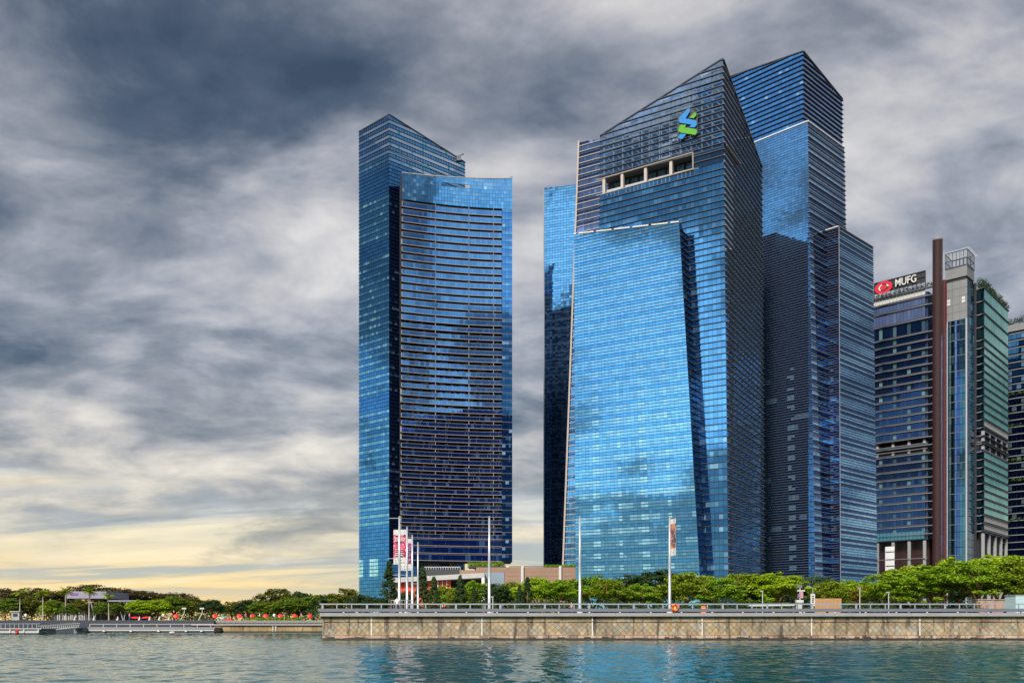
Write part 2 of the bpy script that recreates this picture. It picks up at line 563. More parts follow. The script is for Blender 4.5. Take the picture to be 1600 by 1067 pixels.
struct(mb.build('promenade_pavement'))


# ------------------------------------------------------------------ tower facades
class Face:
    """a ruled facade: path(u, z) gives the plan point; outward normal faces the camera side"""
    def __init__(s, b0, b1, zb, zt, t0=None, t1=None, curve=None):
        s.b0, s.b1, s.zb, s.zt = Vector(b0), Vector(b1), zb, zt
        s.t0 = Vector(t0) if t0 else s.b0
        s.t1 = Vector(t1) if t1 else s.b1
        s.curve = curve
        s.L = (s.b1 - s.b0).length
        m = (s.b0 + s.b1) / 2
        s.flip = 1.0
        n = s.nrm(0.5, zb)
        if n.dot(-m) < 0:
            s.flip = -1.0

    def xy(s, u, z):
        k = (z - s.zb) / (s.zt - s.zb)
        p = (s.b0.lerp(s.t0, k)).lerp(s.b1.lerp(s.t1, k), u)
        if s.curve:
            p = p + s.curve(u)
        return p

    def nrm(s, u, z):
        e = 0.01
        d = (s.xy(min(1, u + e), z) - s.xy(max(0, u - e), z)).normalized()
        return Vector((d.y, -d.x)) * s.flip

    def pt(s, u, z, off=0.0):
        p = s.xy(u, z)
        if off:
            p = p + s.nrm(u, z) * off
        return (p.x, p.y, z)


def bands(root, F, mat, z0, z1, row, rows_per_band=1, pane=1.5, gap=0.10, roof=None, u0=0.0, u1=1.0, attr=None,
          name='window_band', tilt=0.0016, hole=None, matfn=None, off=0.0, seed=1):
    """glazing, one object per storey band; every pane is a separate slightly tilted sheet with an open joint"""
    rg = random.Random(seed)
    n = max(1, int(round(F.L * (u1 - u0) / pane)))
    roof = roof or (lambda u: z1)
    z = z0
    r = 0
    mbb = None
    while z < z1 - 0.05:
        if mbb is None:
            mbb = MB()
        zt = z + row
        for i in range(n):
            a, b = lerp(u0, u1, i / n), lerp(u0, u1, (i + 1) / n)
            ga = gap / F.L * 0.5
            a2, b2 = a + ga, b - ga
            za, zb_ = min(zt - gap, roof(a2)), min(zt - gap, roof(b2))
            if za <= z + gap and zb_ <= z + gap:
                continue
            za, zb_ = max(za, z + gap), max(zb_, z + gap)
            um = (a + b) / 2
            if hole and hole(um, z + row / 2):
                continue
            tx, tz = rg.gauss(0, tilt), rg.gauss(0, tilt)
            w, h = F.L * (b - a) / 2, row / 2
            c = attr(um, z + row / 2, r, i, rg) if attr else (rg.random(), 0, 0)
            mm = matfn(um, z + row / 2, r, rg) if matfn else mat
            mbb.face([F.pt(a2, z + gap, off - tx * w - tz * h), F.pt(b2, z + gap, off + tx * w - tz * h),
                      F.pt(b2, zb_, off + tx * w + tz * h), F.pt(a2, za, off - tx * w + tz * h)], mm, c)
        r += 1
        z = zt
        if r % rows_per_band == 0:
            if mbb.f:
                mbb.build(name, root)
            mbb = None
    if mbb is not None and mbb.f:
        mbb.build(name, root)


def ledges(root, F, mat, z0, z1, step, depth=0.5, thick=0.14, roof=None, u0=0.0, u1=1.0, name='floor_ledge', ext=0.0, segs=1, hole=None, back=0.25, prob=None):
    roof = roof or (lambda u: z1 + 1)
    z = z0
    k = 0
    while z <= z1 + 0.01:
        a, b = u0, u1
        ra, rb = roof(a), roof(b)
        if ra < z and rb < z:
            break
        if ra < z:
            a = lerp(a, b, (z - ra) / (rb - ra))
        elif rb < z:
            b = lerp(a, b, (ra - z) / (ra - rb))
        spans = [(a, b)]
        if hole:
            h = hole(z)
            if h:
                spans = [(p, q) for p, q in ((a, min(b, h[0])), (max(a, h[1]), b)) if q - p > 0.01]
        for (p, q) in spans:
            m = MB()
            e = ext / F.L
            us = [lerp(p - e, q + e, i / segs) for i in range(segs + 1)]
            for i in range(segs):
                lo = [F.pt(us[i], z, -back), F.pt(us[i], z, depth), F.pt(us[i + 1], z, depth), F.pt(us[i + 1], z, -back)]
                m.hexa([(x, y, z - thick) for x, y, _ in lo], lo, mat)
            if b - a > 0.003:
                m.build(name, root)
        k += 1
        z += step


def prism(root, name, base, top, ztops, zb, mat):
    """solid core of a tower: plan polygon at the base and at the top, roof height per corner"""
    m = MB()
    m.hexa([(x, y, zb) for x, y in base], [(x, y, z) for (x, y), z in zip(top, ztops)], mat)
    return m.build(name, root)


def V(px, Y):
    return Vector((WX(px, Y), Y))


def vpdir(vp):
    return Vector((vp - 800.0, FPX)).normalized()


# ---------------------------------------------------------------- tower A: slim residential tower
def attr_office(sp=2, blind_lit=0.10, phase=0):
    def f(u, z, r, i, rg):
        spd = 1.0 if (r + phase) % sp == 0 else 0.0
        g = 0.0
        if not spd and rg.random() < blind_lit:
            g = rg.uniform(0.25, 0.9)
        return (rg.random(), g, spd)
    return f


def tower_residential():
    Y0 = 430.0
    c = V(608, Y0)
    dl, dr = vpdir(-921), vpdir(2443)
    l, r = c + dl * 20.8, c + dr * 44.0
    zt_c, zt_l, zt_r = 230.7, 230.0, 223.6
    root = thing('residential_tower', 'slim blue glass tower with curved balcony front, left of the sky gap', 'tower', (c.x, c.y + 15, GZ))
    bk = l + dr * 44.0
    ins = 0.4
    cc, ll, rr, bb = c + (dl + dr) * ins, l + (dr - dl) * ins, r + (dl - dr) * ins, bk - (dl + dr) * ins
    prism(root, 'tower_core', [cc, rr, bb, ll], [cc, rr, bb, ll], [208, 207, 206.5, 207], GZ, 'body_dark')
    FL = Face(c, l, GZ, 231)
    FR = Face(c, r, GZ, 231)
    fh = 1.66
    dark_bands = [(196, 208), (171, 176.5), (100, 106.0), (5, 47)]

    def al(u, z, rr_, i, rg):
        spd = 1.0 if rr_ % 2 == 0 else 0.0
        for a, b in dark_bands:
            if a < z < b:
                spd = 1.0
        gg = 0.0
        if spd == 0 and rg.random() < (0.45 if z < 150 else 0.2):
            gg = rg.uniform(0.1, 0.55)
        if 24 < z < 32.5 and (u > 0.83 or 0.38 < u < 0.66) or (8 < z < 12 and 0.3 < u < 0.7):
            gg, spd = rg.uniform(0.6, 1.0), 0.0
        return (rg.random(), gg, spd)
    bands(root, FL, 'glass_teal', GZ, 230.7, fh, 2, 1.5, 0.10, lambda u: lerp(zt_c, zt_l, u), attr=al, seed=11,
          matfn=lambda u, z, r_, rg: 'glass_clear' if z > 212 and r_ % 2 == 1 else 'glass_teal')
    ledges(root, FL, 'ledge_dark', GZ + fh, 230, fh, 0.28, 0.10, lambda u: lerp(zt_c, zt_l, u) + 0.3, ext=0.25)
    bands(root, FR, 'glass_deep', GZ, 230.7, fh, 2, 1.5, 0.10, lambda u: lerp(zt_c, zt_r, u), attr=al, seed=12,
          matfn=lambda u, z, r_, rg: 'glass_clear' if (z > 211 and r_ % 2 == 1 and rg.random() < 0.9) else ('glass_teal' if z > 208 else 'glass_deep'))
    ledges(root, FR, 'ledge_dark', GZ + fh, 230, fh, 0.28, 0.10, lambda u: lerp(zt_c, zt_r, u) + 0.3, ext=0.25, name='side_ledge')
    # far walls of the open crown
    m = MB()
    for a, b, za, zb_ in ((l, bk, zt_l, 219.0), (r, bk, zt_r, 219.0)):
        m.face([(a.x, a.y, 206), (b.x, b.y, 206), (b.x, b.y, zb_), (a.x, a.y, za)], 'glass_clear')
    m.build('crown_screen', root)
    m = MB()
    for k in range(7):
        p = c + dr * (3 + 6.5 * k) + dl * 4
        m.bar((p.x, p.y, 206), (p.x, p.y, 214.5), 0.5, 'steel_frame')
    for z in (212.0, 217.0):
        a, b = c + dr * 2 + dl * 4, c + dr * 41 + dl * 4
        m.bar((a.x, a.y, z), (b.x, b.y, z - 1), 0.45, 'steel_frame')
    m.build('crown_frame', root)
    # roof trims
    m = MB()
    for a, b, za, zb_ in ((c, l, zt_c, zt_l), (c, r, zt_c, zt_r)):
        m.bar((a.x, a.y, za), (b.x, b.y, zb_), 0.5, 'ledge_dark')
    m.build('roof_trim', root)
    crane(root, c + dr * 40, 223.8)

    # curved front slab with balconies
    P0, P1 = V(625.5, 424), V(800.5, 434.5)
    ch = P1 - P0
    nn = Vector((-ch.y, ch.x)).normalized()

    def curve(u):
        return nn * (10.5 * (0.25 * u + 0.75 * (1 - (1 - min(1, max(0, u))) ** 2) - u))
    FB = Face(P0, P1, 20, 225, t0=P0 + Vector((0.8, 0.2)), curve=curve)
    zb, zt0, zt1 = 31.0, 202.0, 204.4
    # core behind balconies
    N = 24
    lo, hi = [], []
    for i in range(N + 1):
        lo.append(FB.pt(i / N, zb, -1.7))
    back0, back1 = P0 + Vector((9, 26)), P1 + Vector((-1.0, 18))
    poly = [(x, y) for x, y, _ in lo] + [(back1.x, back1.y), (back0.x, back0.y)]
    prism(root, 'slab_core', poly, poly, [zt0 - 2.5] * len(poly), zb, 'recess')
    fl = 3.32
    nf = int((zt0 - 9.5 - zb) / fl)
    ug = 0.905

    def ab(u, z, r_, i, rg):
        return (rg.random(), (rg.uniform(0.1, 0.3) if rg.random() < 0.10 else 0), 0)
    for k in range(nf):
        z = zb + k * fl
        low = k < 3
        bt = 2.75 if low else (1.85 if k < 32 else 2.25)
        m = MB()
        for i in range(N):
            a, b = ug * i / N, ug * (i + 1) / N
            for za, zb2, d0, d1, mt in ((z, z + 0.20, -1.65, -0.11, 'recess'), (z - 0.02, z + 0.20, -0.10, 0.06, 'balcony_edge'), (z + bt, z + bt + 0.10, -0.06, 0.06, 'balcony_edge')):  # slab body and underside coloured near black, their shade put into the colour
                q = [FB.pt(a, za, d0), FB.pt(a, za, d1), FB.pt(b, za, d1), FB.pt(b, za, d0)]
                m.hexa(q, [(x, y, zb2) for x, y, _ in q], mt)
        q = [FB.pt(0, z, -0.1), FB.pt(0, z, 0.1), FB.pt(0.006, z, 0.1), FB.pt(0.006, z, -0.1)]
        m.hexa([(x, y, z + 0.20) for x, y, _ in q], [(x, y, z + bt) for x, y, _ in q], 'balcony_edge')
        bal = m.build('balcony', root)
        # balustrade
        m = MB()
        rg = random.Random(900 + k)
        n = 36
        for i in range(n):
            a, b = ug * i / n + 0.0008, ug * (i + 1) / n - 0.0008
            t = rg.gauss(0, 0.004)
            m.face([FB.pt(a, z + 0.21, 0.02 - t), FB.pt(b, z + 0.21, 0.02 + t), FB.pt(b, z + bt, 0.02 + t), FB.pt(a, z + bt, 0.02 - t)],
                   'glass_balcony', ab(a, z, k, i, rg))
        m.build('balustrade', bal)
        # windows and drawn curtains at the back of the balcony
        m = MB()
        for i in range(n):
            a, b = ug * i / n + 0.001, ug * (i + 1) / n - 0.001
            wing = 0.46 < a < 0.57
            pale = rg.random() < (0.0 if wing else (0.24 if k < 30 else 0.06))
            m.face([FB.pt(a, z + 0.3, -1.62), FB.pt(b, z + 0.3, -1.62), FB.pt(b, z + fl - 0.1, -1.62), FB.pt(a, z + fl - 0.1, -1.62)],
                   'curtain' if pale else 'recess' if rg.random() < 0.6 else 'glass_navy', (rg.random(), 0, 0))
        m.build('window_row', bal)
    for u in (0.31, 0.61, 0.83):
        m = MB()
        q = [FB.pt(u, zb, -0.5), FB.pt(u, zb, -0.08), FB.pt(u + 0.005, zb, -0.08), FB.pt(u + 0.005, zb, -0.5)]
        m.hexa(q, [(x, y, zb + nf * fl) for x, y, _ in q], 'balcony_edge')
        m.build('balcony_post', root)
    # glazed strip at the right end and the glazed head above the balconies
    bands(root, FB, 'glass_deep', zb, zb + nf * fl, fl / 2, 2, 1.6, 0.08, u0=ug + 0.003, u1=1.0, attr=attr_office(2, 0.2), seed=31, name='corner_window_band')
    ledges(root, FB, 'ledge_grey', zb + fl, zb + nf * fl, fl, 0.12, 0.12, u0=ug, u1=1.0, name='corner_ledge')
    zh = zb + nf * fl
    rf = lambda u: lerp(zt0, zt1, u)
    bands(root, FB, 'glass_blue', zh, 206, fl / 2, 2, 1.3, 0.08, rf, attr=lambda u, z, r_, i, rg: (rg.random(), (0.5 if rg.random() < 0.1 else 0.0) + (0.5 if 0.75 < u < 0.83 and 198 < z < 202 else 0), 0),
          seed=33, hole=lambda u, z: (198.0 < z < 199.6 and 0.37 < u < 0.62), name='head_window_band')
    ledges(root, FB, 'ledge_grey', zh + fl / 2, 204, fl / 2, 0.08, 0.06, rf, segs=12, name='head_ledge')
    m = MB()
    for i in range(N):
        a, b = i / N, (i + 1) / N
        m.bar(FB.pt(a, rf(a), 0), FB.pt(b, rf(b), 0), 0.5, 'ledge_beige', 0.3)
    m.build('slab_coping', root)
    # end wall of the slab
    m = MB()
    q0, q1 = FB.pt(0, zb, -1.6), FB.pt(0, zb, -9)
    m.face([q0, (q0[0] + 4, q0[1] + 9, zb), (q0[0] + 4, q0[1] + 9, zt0), (q0[0], q0[1], zt0)], 'glass_navy')
    m.build('end_wall', root)
    crane(root, Vector(FB.pt(0.955, 0, -4)[:2]), 204)
    # soffit and columns under the slab
    for px in (671, 705, 745, 780):
        p = V(px, 440)
        m = MB()
        m.tube([(p.x, p.y, GZ), (p.x, p.y, zb)], [0.9, 0.9], 'concrete_light', 12)
        m.build('column', root, True)
    return root


def crane(root, p, z):
    """small window-cleaning cradle arm on the roof"""
    m = MB()
    m.box(p.x - 1.2, p.x + 1.2, p.y - 1, p.y + 1, z - 1.0, z + 1.3, 'steel_dark')
    m.bar((p.x - 0.6, p.y, z + 1.2), (p.x + 2.6, p.y - 1, z + 2.2), 0.5, 'steel_dark')
    m.bar((p.x + 0.4, p.y, z + 0.9), (p.x + 1.4, p.y, z + 2.2), 0.35, 'steel_dark')
    m.build('roof_cradle', root)


# ---------------------------------------------------------------- tower B: big bank tower with the wedge crown
def tower_bank():
    dl, dr = vpdir(-1700), vpdir(1610)
    nf = Vector((-dl.y, dl.x))
    if nf.dot(Vector((-70, -312))) < 0:
        nf = -nf
    c = Vector((70.5, 312.0))
    ct = c + Vector((-2.0, 0.0))
    root = thing('office_tower', 'large blue glass office tower with slanted wedge crown and ribbon emblem', 'tower', (c.x - 10, c.y + 20, GZ))
    l, r = c + dl * 46.7, c + dr * 48.0
    zc, zl, zr = 185.7, 172.8, 170.4
    zo0, zo1 = 152.3, 157.8
    lt, rt = l + Vector((0.3, 0)), r + Vector((-1.2, 0))
    H = zc
    FM = Face(c, l, GZ, H, t0=ct, t1=lt)
    FR = Face(c, r, GZ, H, t0=ct, t1=rt)
    rm = lambda u: lerp(zc, zl, u)
    rr_ = lambda u: lerp(zc, zr, u)
    ins = 0.45
    cc, ll, rr = c + (dl + dr) * ins, l + dr * ins - dl * 0.2, r + (dl - dr) * ins
    bk = l + dr * 48.0
    k = (150.5 - GZ) / (H - GZ)
    cct = cc + (ct - c) * k
    prism(root, 'tower_core', [cc, rr, bk, ll], [cct, rr + Vector((-1, 0)), bk, ll], [150.4] * 4, GZ, 'body_dark')
    half = 2.07
    uo = 10.9 / 46.7
    hole = lambda u, z: zo0 < z < zo1 and u > uo

    def am(u, z, r_, i, rg):
        spd = 1.0 if r_ % 2 == 0 else 0.0
        g_ = 0.0
        if not spd:
            g_ = rg.uniform(0.05, 0.35) if rg.random() < 0.5 else 0.0
            if z < 70 and rg.random() < 0.25:
                g_ = rg.uniform(0.4, 0.8)
        return (rg.random(), g_, spd * (0.9 if z < 70 else 0.35))
    bands(root, FM, 'glass_blue', zo0 - 73 * half, zo0, half, 2, 1.5, 0.07, attr=am, seed=41)
    bands(root, FM, 'glass_clear', zo0, H, half, 2, 1.5, 0.07, rm, attr=am, seed=42, hole=hole, name='crown_glazing')
    ledges(root, FM, 'ledge_dark', zo0 - 72 * half, zo0 - half, half, 0.42, 0.16, ext=0.2)
    ledges(root, FM, 'ledge_dark', zo0 + half, H, half, 0.42, 0.22, rm, ext=0.3, name='crown_ledge', hole=lambda z: (uo, 1.2) if zo0 + 0.3 < z < zo1 - 0.1 else None)
    bands(root, FR, 'glass_side', zo0 - 73 * half, zo0, half, 2, 1.7, 0.07, attr=lambda u, z, r_, i, rg: (rg.random(), 0.15 + 0.25 * rg.random() if r_ % 2 else 0.3, 0), seed=43, name='side_window_band',
          matfn=lambda u, z, r_, rg: 'glass_side' if r_ % 2 else 'glass_steel')
    bands(root, FR, 'glass_steel', zo0, H, half, 2, 1.7, 0.07, rr_, attr=am, seed=44, name='side_window_band')
    ledges(root, FR, 'ledge_grey', zo0 - 72 * half, H, half, 0.45, 0.15, rr_, ext=0.25, name='side_ledge')
    # frame round the sky garden
    m = MB()
    A = lambda u, z, o=0.3: FM.pt(u, z, o)
    m.bar(A(uo - 0.005, zo1), A(1.03, zo1), 0.6, 'balcony_edge', 0.35)
    m.bar(A(uo - 0.005, zo0), A(1.03, zo0), 0.6, 'balcony_edge', 0.3)
    m.bar(A(uo, zo0), A(uo, zo1), 0.4, 'balcony_edge', 0.5)
    m.build('garden_frame', root)
    for u in (0.40, 0.605, 0.80, 0.955):
        m = MB()
        q = [FM.pt(u, zo0, -1.2), FM.pt(u, zo0, -0.1), FM.pt(u + 0.022, zo0, -0.1), FM.pt(u + 0.022, zo0, -1.2)]
        m.hexa(q, [(x, y, zo1) for x, y, _ in q], 'ledge_beige')
        m.build('garden_column', root)
    m = MB()
    for off0, z0, z1, mt in ((-1.5, 150.4, 153.9, 'concrete_light'), (-4.6, 150.4, 158.0, 'steel_dark')):
        a, b = FM.pt(uo, 0, off0), FM.pt(0.97, 0, off0)
        m.hexa([(a[0], a[1], z0), (b[0], b[1], z0), (b[0], b[1] + 0.6, z0), (a[0], a[1] + 0.6, z0)],
               [(a[0], a[1], z1), (b[0], b[1], z1), (b[0], b[1] + 0.6, z1), (a[0], a[1] + 0.6, z1)], mt)
    m.build('garden_parapet', root)
    for k2 in range(9):
        u = 0.27 + k2 * 0.075
        m = MB()
        m.face([FM.pt(u, 155.3, -4.3), FM.pt(u + 0.055, 155.3, -4.3), FM.pt(u + 0.055, 157.0, -4.3), FM.pt(u, 157.0, -4.3)], 'glass_cyan', (0.6, 0.5, 0))
        m.build('garden_window', root)
    # crown roof deck, columns, braces and the plant screen inside
    m = MB()
    a, b = FM.pt(0.02, 0, -0.8), FM.pt(0.98, 0, -0.8)
    a2, b2 = FM.pt(0.02, 0, -16), FM.pt(0.98, 0, -16)
    m.hexa([(p[0], p[1], 158.0) for p in (a, b, b2, a2)], [(p[0], p[1], 158.5) for p in (a, b, b2, a2)], 'concrete')
    m.build('crown_deck', root)
    m = MB()
    n = 12
    for i in range(n + 1):
        u = 0.02 + 0.96 * i / n
        top = rm(u) - 0.8
        p = FM.pt(u, 158.4, -1.6)
        m.bar(p, (p[0], p[1], top), 0.42, 'steel_frame')
        if i < n:
            u2 = 0.02 + 0.96 * (i + 1) / n
            z = 158.6
            while z < rm(u2) - 4:
                q1, q2 = FM.pt(u, z, -1.6), FM.pt(u2, z + 4.1, -1.6)
                q3, q4 = FM.pt(u, z + 4.1, -1.6), FM.pt(u2, z + 4.1, -1.6)
                m.bar(q1, q2, 0.22, 'steel_frame')
                m.bar(q3, q4, 0.3, 'steel_frame')
                z += 4.14
    m.build('crown_frame', root)
    m = MB()
    rg = random.Random(5)
    for i in range(11):
        u = 0.06 + 0.085 * i
        z = 158.6
        while z < rm(u) - 5:
            if rg.random() < 0.82:
                p, q = FM.pt(u, z, -7), FM.pt(u + 0.078, z, -7)
                m.hexa([(p[0], p[1], z), (q[0], q[1], z), (q[0], q[1] + .3, z), (p[0], p[1] + .3, z)],
                       [(p[0], p[1], z + 2.0), (q[0], q[1], z + 2.0), (q[0], q[1] + .3, z + 2.0), (p[0], p[1] + .3, z + 2.0)],
                       rg.choice(['steel_dark', 'body_dark', 'glass_navy']))
            z += 2.25
    m.build('plant_screen', root)
    m = MB()
    for F_, rf in ((FM, rm), (FR, rr_)):
        m.bar(F_.pt(0, rf(0), 0.1), F_.pt(1.0, rf(1), 0.1), 0.55, 'ledge_dark', 0.4)
    m.bar(FM.pt(1.0, zl, 0.1), (FM.pt(1.0, zl, 0.1)[0] + dr.x * 12, FM.pt(1.0, zl, 0.1)[1] + dr.y * 12, zl + 4), 0.5, 'ledge_white', 0.4)
    m.build('roof_trim', root)

    # curved-edge glass shield on the front
    o = nf * 7.0
    s0b, s0t = c + o + dl * 6.4, c + o + dl * 14.66
    s1b, s1t = c + o + dl * 52.2, c + o + dl * 52.9
    zs0, zs1 = 133.3, 137.4
    FS = Face(s0b, s1b, GZ, 137.4, t0=s0t, t1=s1t)
    rs = lambda u: lerp(zs0, zs1, u)
    q = 1.035

    def ash(u, z, r_, i, rg):
        ph = r_ % 4
        spd = 1.0 if ph == 3 else (0.25 if ph == 0 else 0.0)
        g_ = 0.0
        fl = r_ // 4
        x = u * 30
        if ph in (1, 2) and z < 105:
            col = any(abs(u - cu) < 0.028 for cu in (0.20, 0.40, 0.61, 0.82))  # panes by the columns: lit ceilings inside, painted as paler glass
            h = mnoise.noise(Vector((u * 5 + fl * 3.1, fl * 1.7, 0.3)))
            if col:
                g_ = 0.55 + 0.3 * rg.random()
            elif h > 0.22 and z < 75:
                g_ = 0.30 + 0.3 * rg.random()
            elif rg.random() < 0.08:
                g_ = 0.3
            g_ *= min(1.0, (112 - z) / 45)
        return (rg.random(), max(0, g_), spd)
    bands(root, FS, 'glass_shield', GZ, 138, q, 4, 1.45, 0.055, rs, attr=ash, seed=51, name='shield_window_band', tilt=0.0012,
          hole=lambda u, z: rs(u) - 5.2 < z < rs(u) - 2.2 and (u > 0.45) and int(z * 2) % 2 == 0)
    ledges(root, FS, 'ledge_dark', GZ + q, 137, q, 0.20, 0.10, rs, ext=0.1, name='shield_fin')
    # side of the shield
    i0b, i0t = c + dl * 6.4 + nf * 0.2, c + dl * 14.66 + nf * 0.2
    FSS = Face(s0b, i0b, GZ, 137.4, t0=s0t, t1=i0t)
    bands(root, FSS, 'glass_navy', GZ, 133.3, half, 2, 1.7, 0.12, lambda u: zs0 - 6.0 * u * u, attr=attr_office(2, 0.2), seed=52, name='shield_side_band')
    ledges(root, FSS, 'ledge_dark', GZ + half, 133, half, 0.35, 0.14, name='shield_side_ledge')
    m = MB()
    i1b, i1t = c + dl * 52.2 + nf * 0.4, c + dl * 52.9 + nf * 0.4
    e = nf * -0.4
    pb = [s0b + e - dl * -0.4, s1b + e - dl * 0.4, i1b - dl * 0.4, i0b + dl * 0.4]
    pt_ = [s0t + e + dl * 0.4, s1t + e - dl * 0.4, i1t - dl * 0.4, i0t + dl * 0.4]
    prism(root, 'shield_core', pb, pt_, [zs0 - 0.3, zs1 - 0.3, zs1 - 0.3, zs0 - 2], GZ, 'body_dark')
    m = MB()
    for i in range(40):
        if i % 7 != 3:
            m.bar(FS.pt(i / 40, rs(i / 40), 0.1), FS.pt((i + 0.93) / 40, rs((i + 0.93) / 40), 0.1), 0.5, 'ledge_white', 0.35)
    m.build('shield_coping', root)

    # left wing with its leaning pale fin
    bk6 = -nf * 6.0
    w1b, w1t = c + bk6 + dl * 64.9, c + bk6 + dl * 57.6
    w0 = c + bk6 + dl * 38
    FW = Face(w0, w1b, GZ, 176.5, t0=w0, t1=w1t)
    zw = lambda u: lerp(173.5, 176.1, u)
    bands(root, FW, 'glass_steel', GZ, 183, half, 2, 1.5, 0.08, zw, attr=lambda u, z, r_, i, rg: (rg.random(), 0.25 * rg.random(), 1.0 if r_ % 2 else 0.0), seed=61, name='wing_window_band',
          matfn=lambda u, z, r_, rg: 'glass_steel' if z > 110 else 'glass_blue')
    ledges(root, FW, 'ledge_beige', GZ + half, 182, half, 0.35, 0.20, zw, name='wing_ledge')
    ledges(root, FW, 'ledge_dark', GZ + half * 1.5, 182, half * 2, 0.38, 0.16, zw, name='wing_fin')
    m = MB()
    fb, ft = FW.pt(1.0, GZ, 0.3), FW.pt(1.0, 176.4, 0.3)
    m.bar(fb, ft, 0.6, 'ledge_beige', 0.6)
    m.build('leaning_fin', root)
    k1, k2 = w1b - nf * 20, w1t - nf * 20
    prism(root, 'wing_core', [w0 - nf * 0.4, w1b - nf * 0.4, w1b - nf * 22, w0 - nf * 22], [w0 - nf * 0.4, w1t - nf * 0.4 - dl * 0.3, w1t - nf * 22, w0 - nf * 22], [173.0, 175.6, 175.6, 173.0], GZ, 'body_dark')

    # emblem: two-coloured folded ribbon
    em = thing('ribbon_emblem', 'blue and green folded ribbon emblem mounted on the wedge crown glass', 'sign', FM.pt(0.3, 164, 0.8))
    up = (1074.5 - 1129) / 1.0
    # local frame on the facade
    # photo pixel -> facade (u,z) by intersection with the face plane
    def on(px, py, off):
        pb_, n_ = FM.xy(0, 170), FM.nrm(0.5, 170)
        pb_ = pb_ + n_ * off
        d = Vector(((px - 800) / FPX, 1.0))
        t = pb_.dot(n_) / d.dot(n_)
        return (d.x * t, t, CH + (HOR - py) / FPX * t)

    def blade(outline, matn, nm):
        m = MB()
        pts = [(1040 + a / 13.34, 150 + b / 13.34) for a, b in outline]
        fr = [on(a, b, 1.3) for a, b in pts]
        bkp = [on(a, b, 0.7) for a, b in pts]
        m.hexa(bkp, fr, matn)
        m.build(nm, em)
    blade([(455, 275), (485, 265), (508, 285), (505, 330), (415, 475), (600, 505), (640, 525), (652, 570), (640, 620), (605, 660), (490, 655), (535, 600), (300, 565), (272, 530), (272, 480), (300, 440)], 'sign_blue', 'blue_ribbon')
    blade([(610, 345), (640, 370), (630, 420), (585, 470), (495, 455)], 'sign_green', 'green_ribbon')
    blade([(310, 600), (430, 605), (400, 660), (620, 690), (650, 715), (652, 770), (620, 815), (300, 765), (270, 740), (268, 690), (285, 640)], 'sign_green', 'green_ribbon')
    blade([(310, 790), (430, 800), (355, 895), (320, 905), (262, 885), (258, 860)], 'sign_blue', 'blue_ribbon')
    m = MB()
    op = [(1040 + a / 13.34, 150 + b / 13.34) for a, b in [(470, 245), (530, 260), (620, 325), (665, 370), (672, 600), (672, 790), (630, 835), (440, 815), (360, 925), (245, 905), (238, 850), (250, 480), (290, 420)]]
    m.hexa([on(a, b, 0.45) for a, b in op], [on(a, b, 0.65) for a, b in op], 'sign_black')
    m.build('backing_panel', em)
    return root


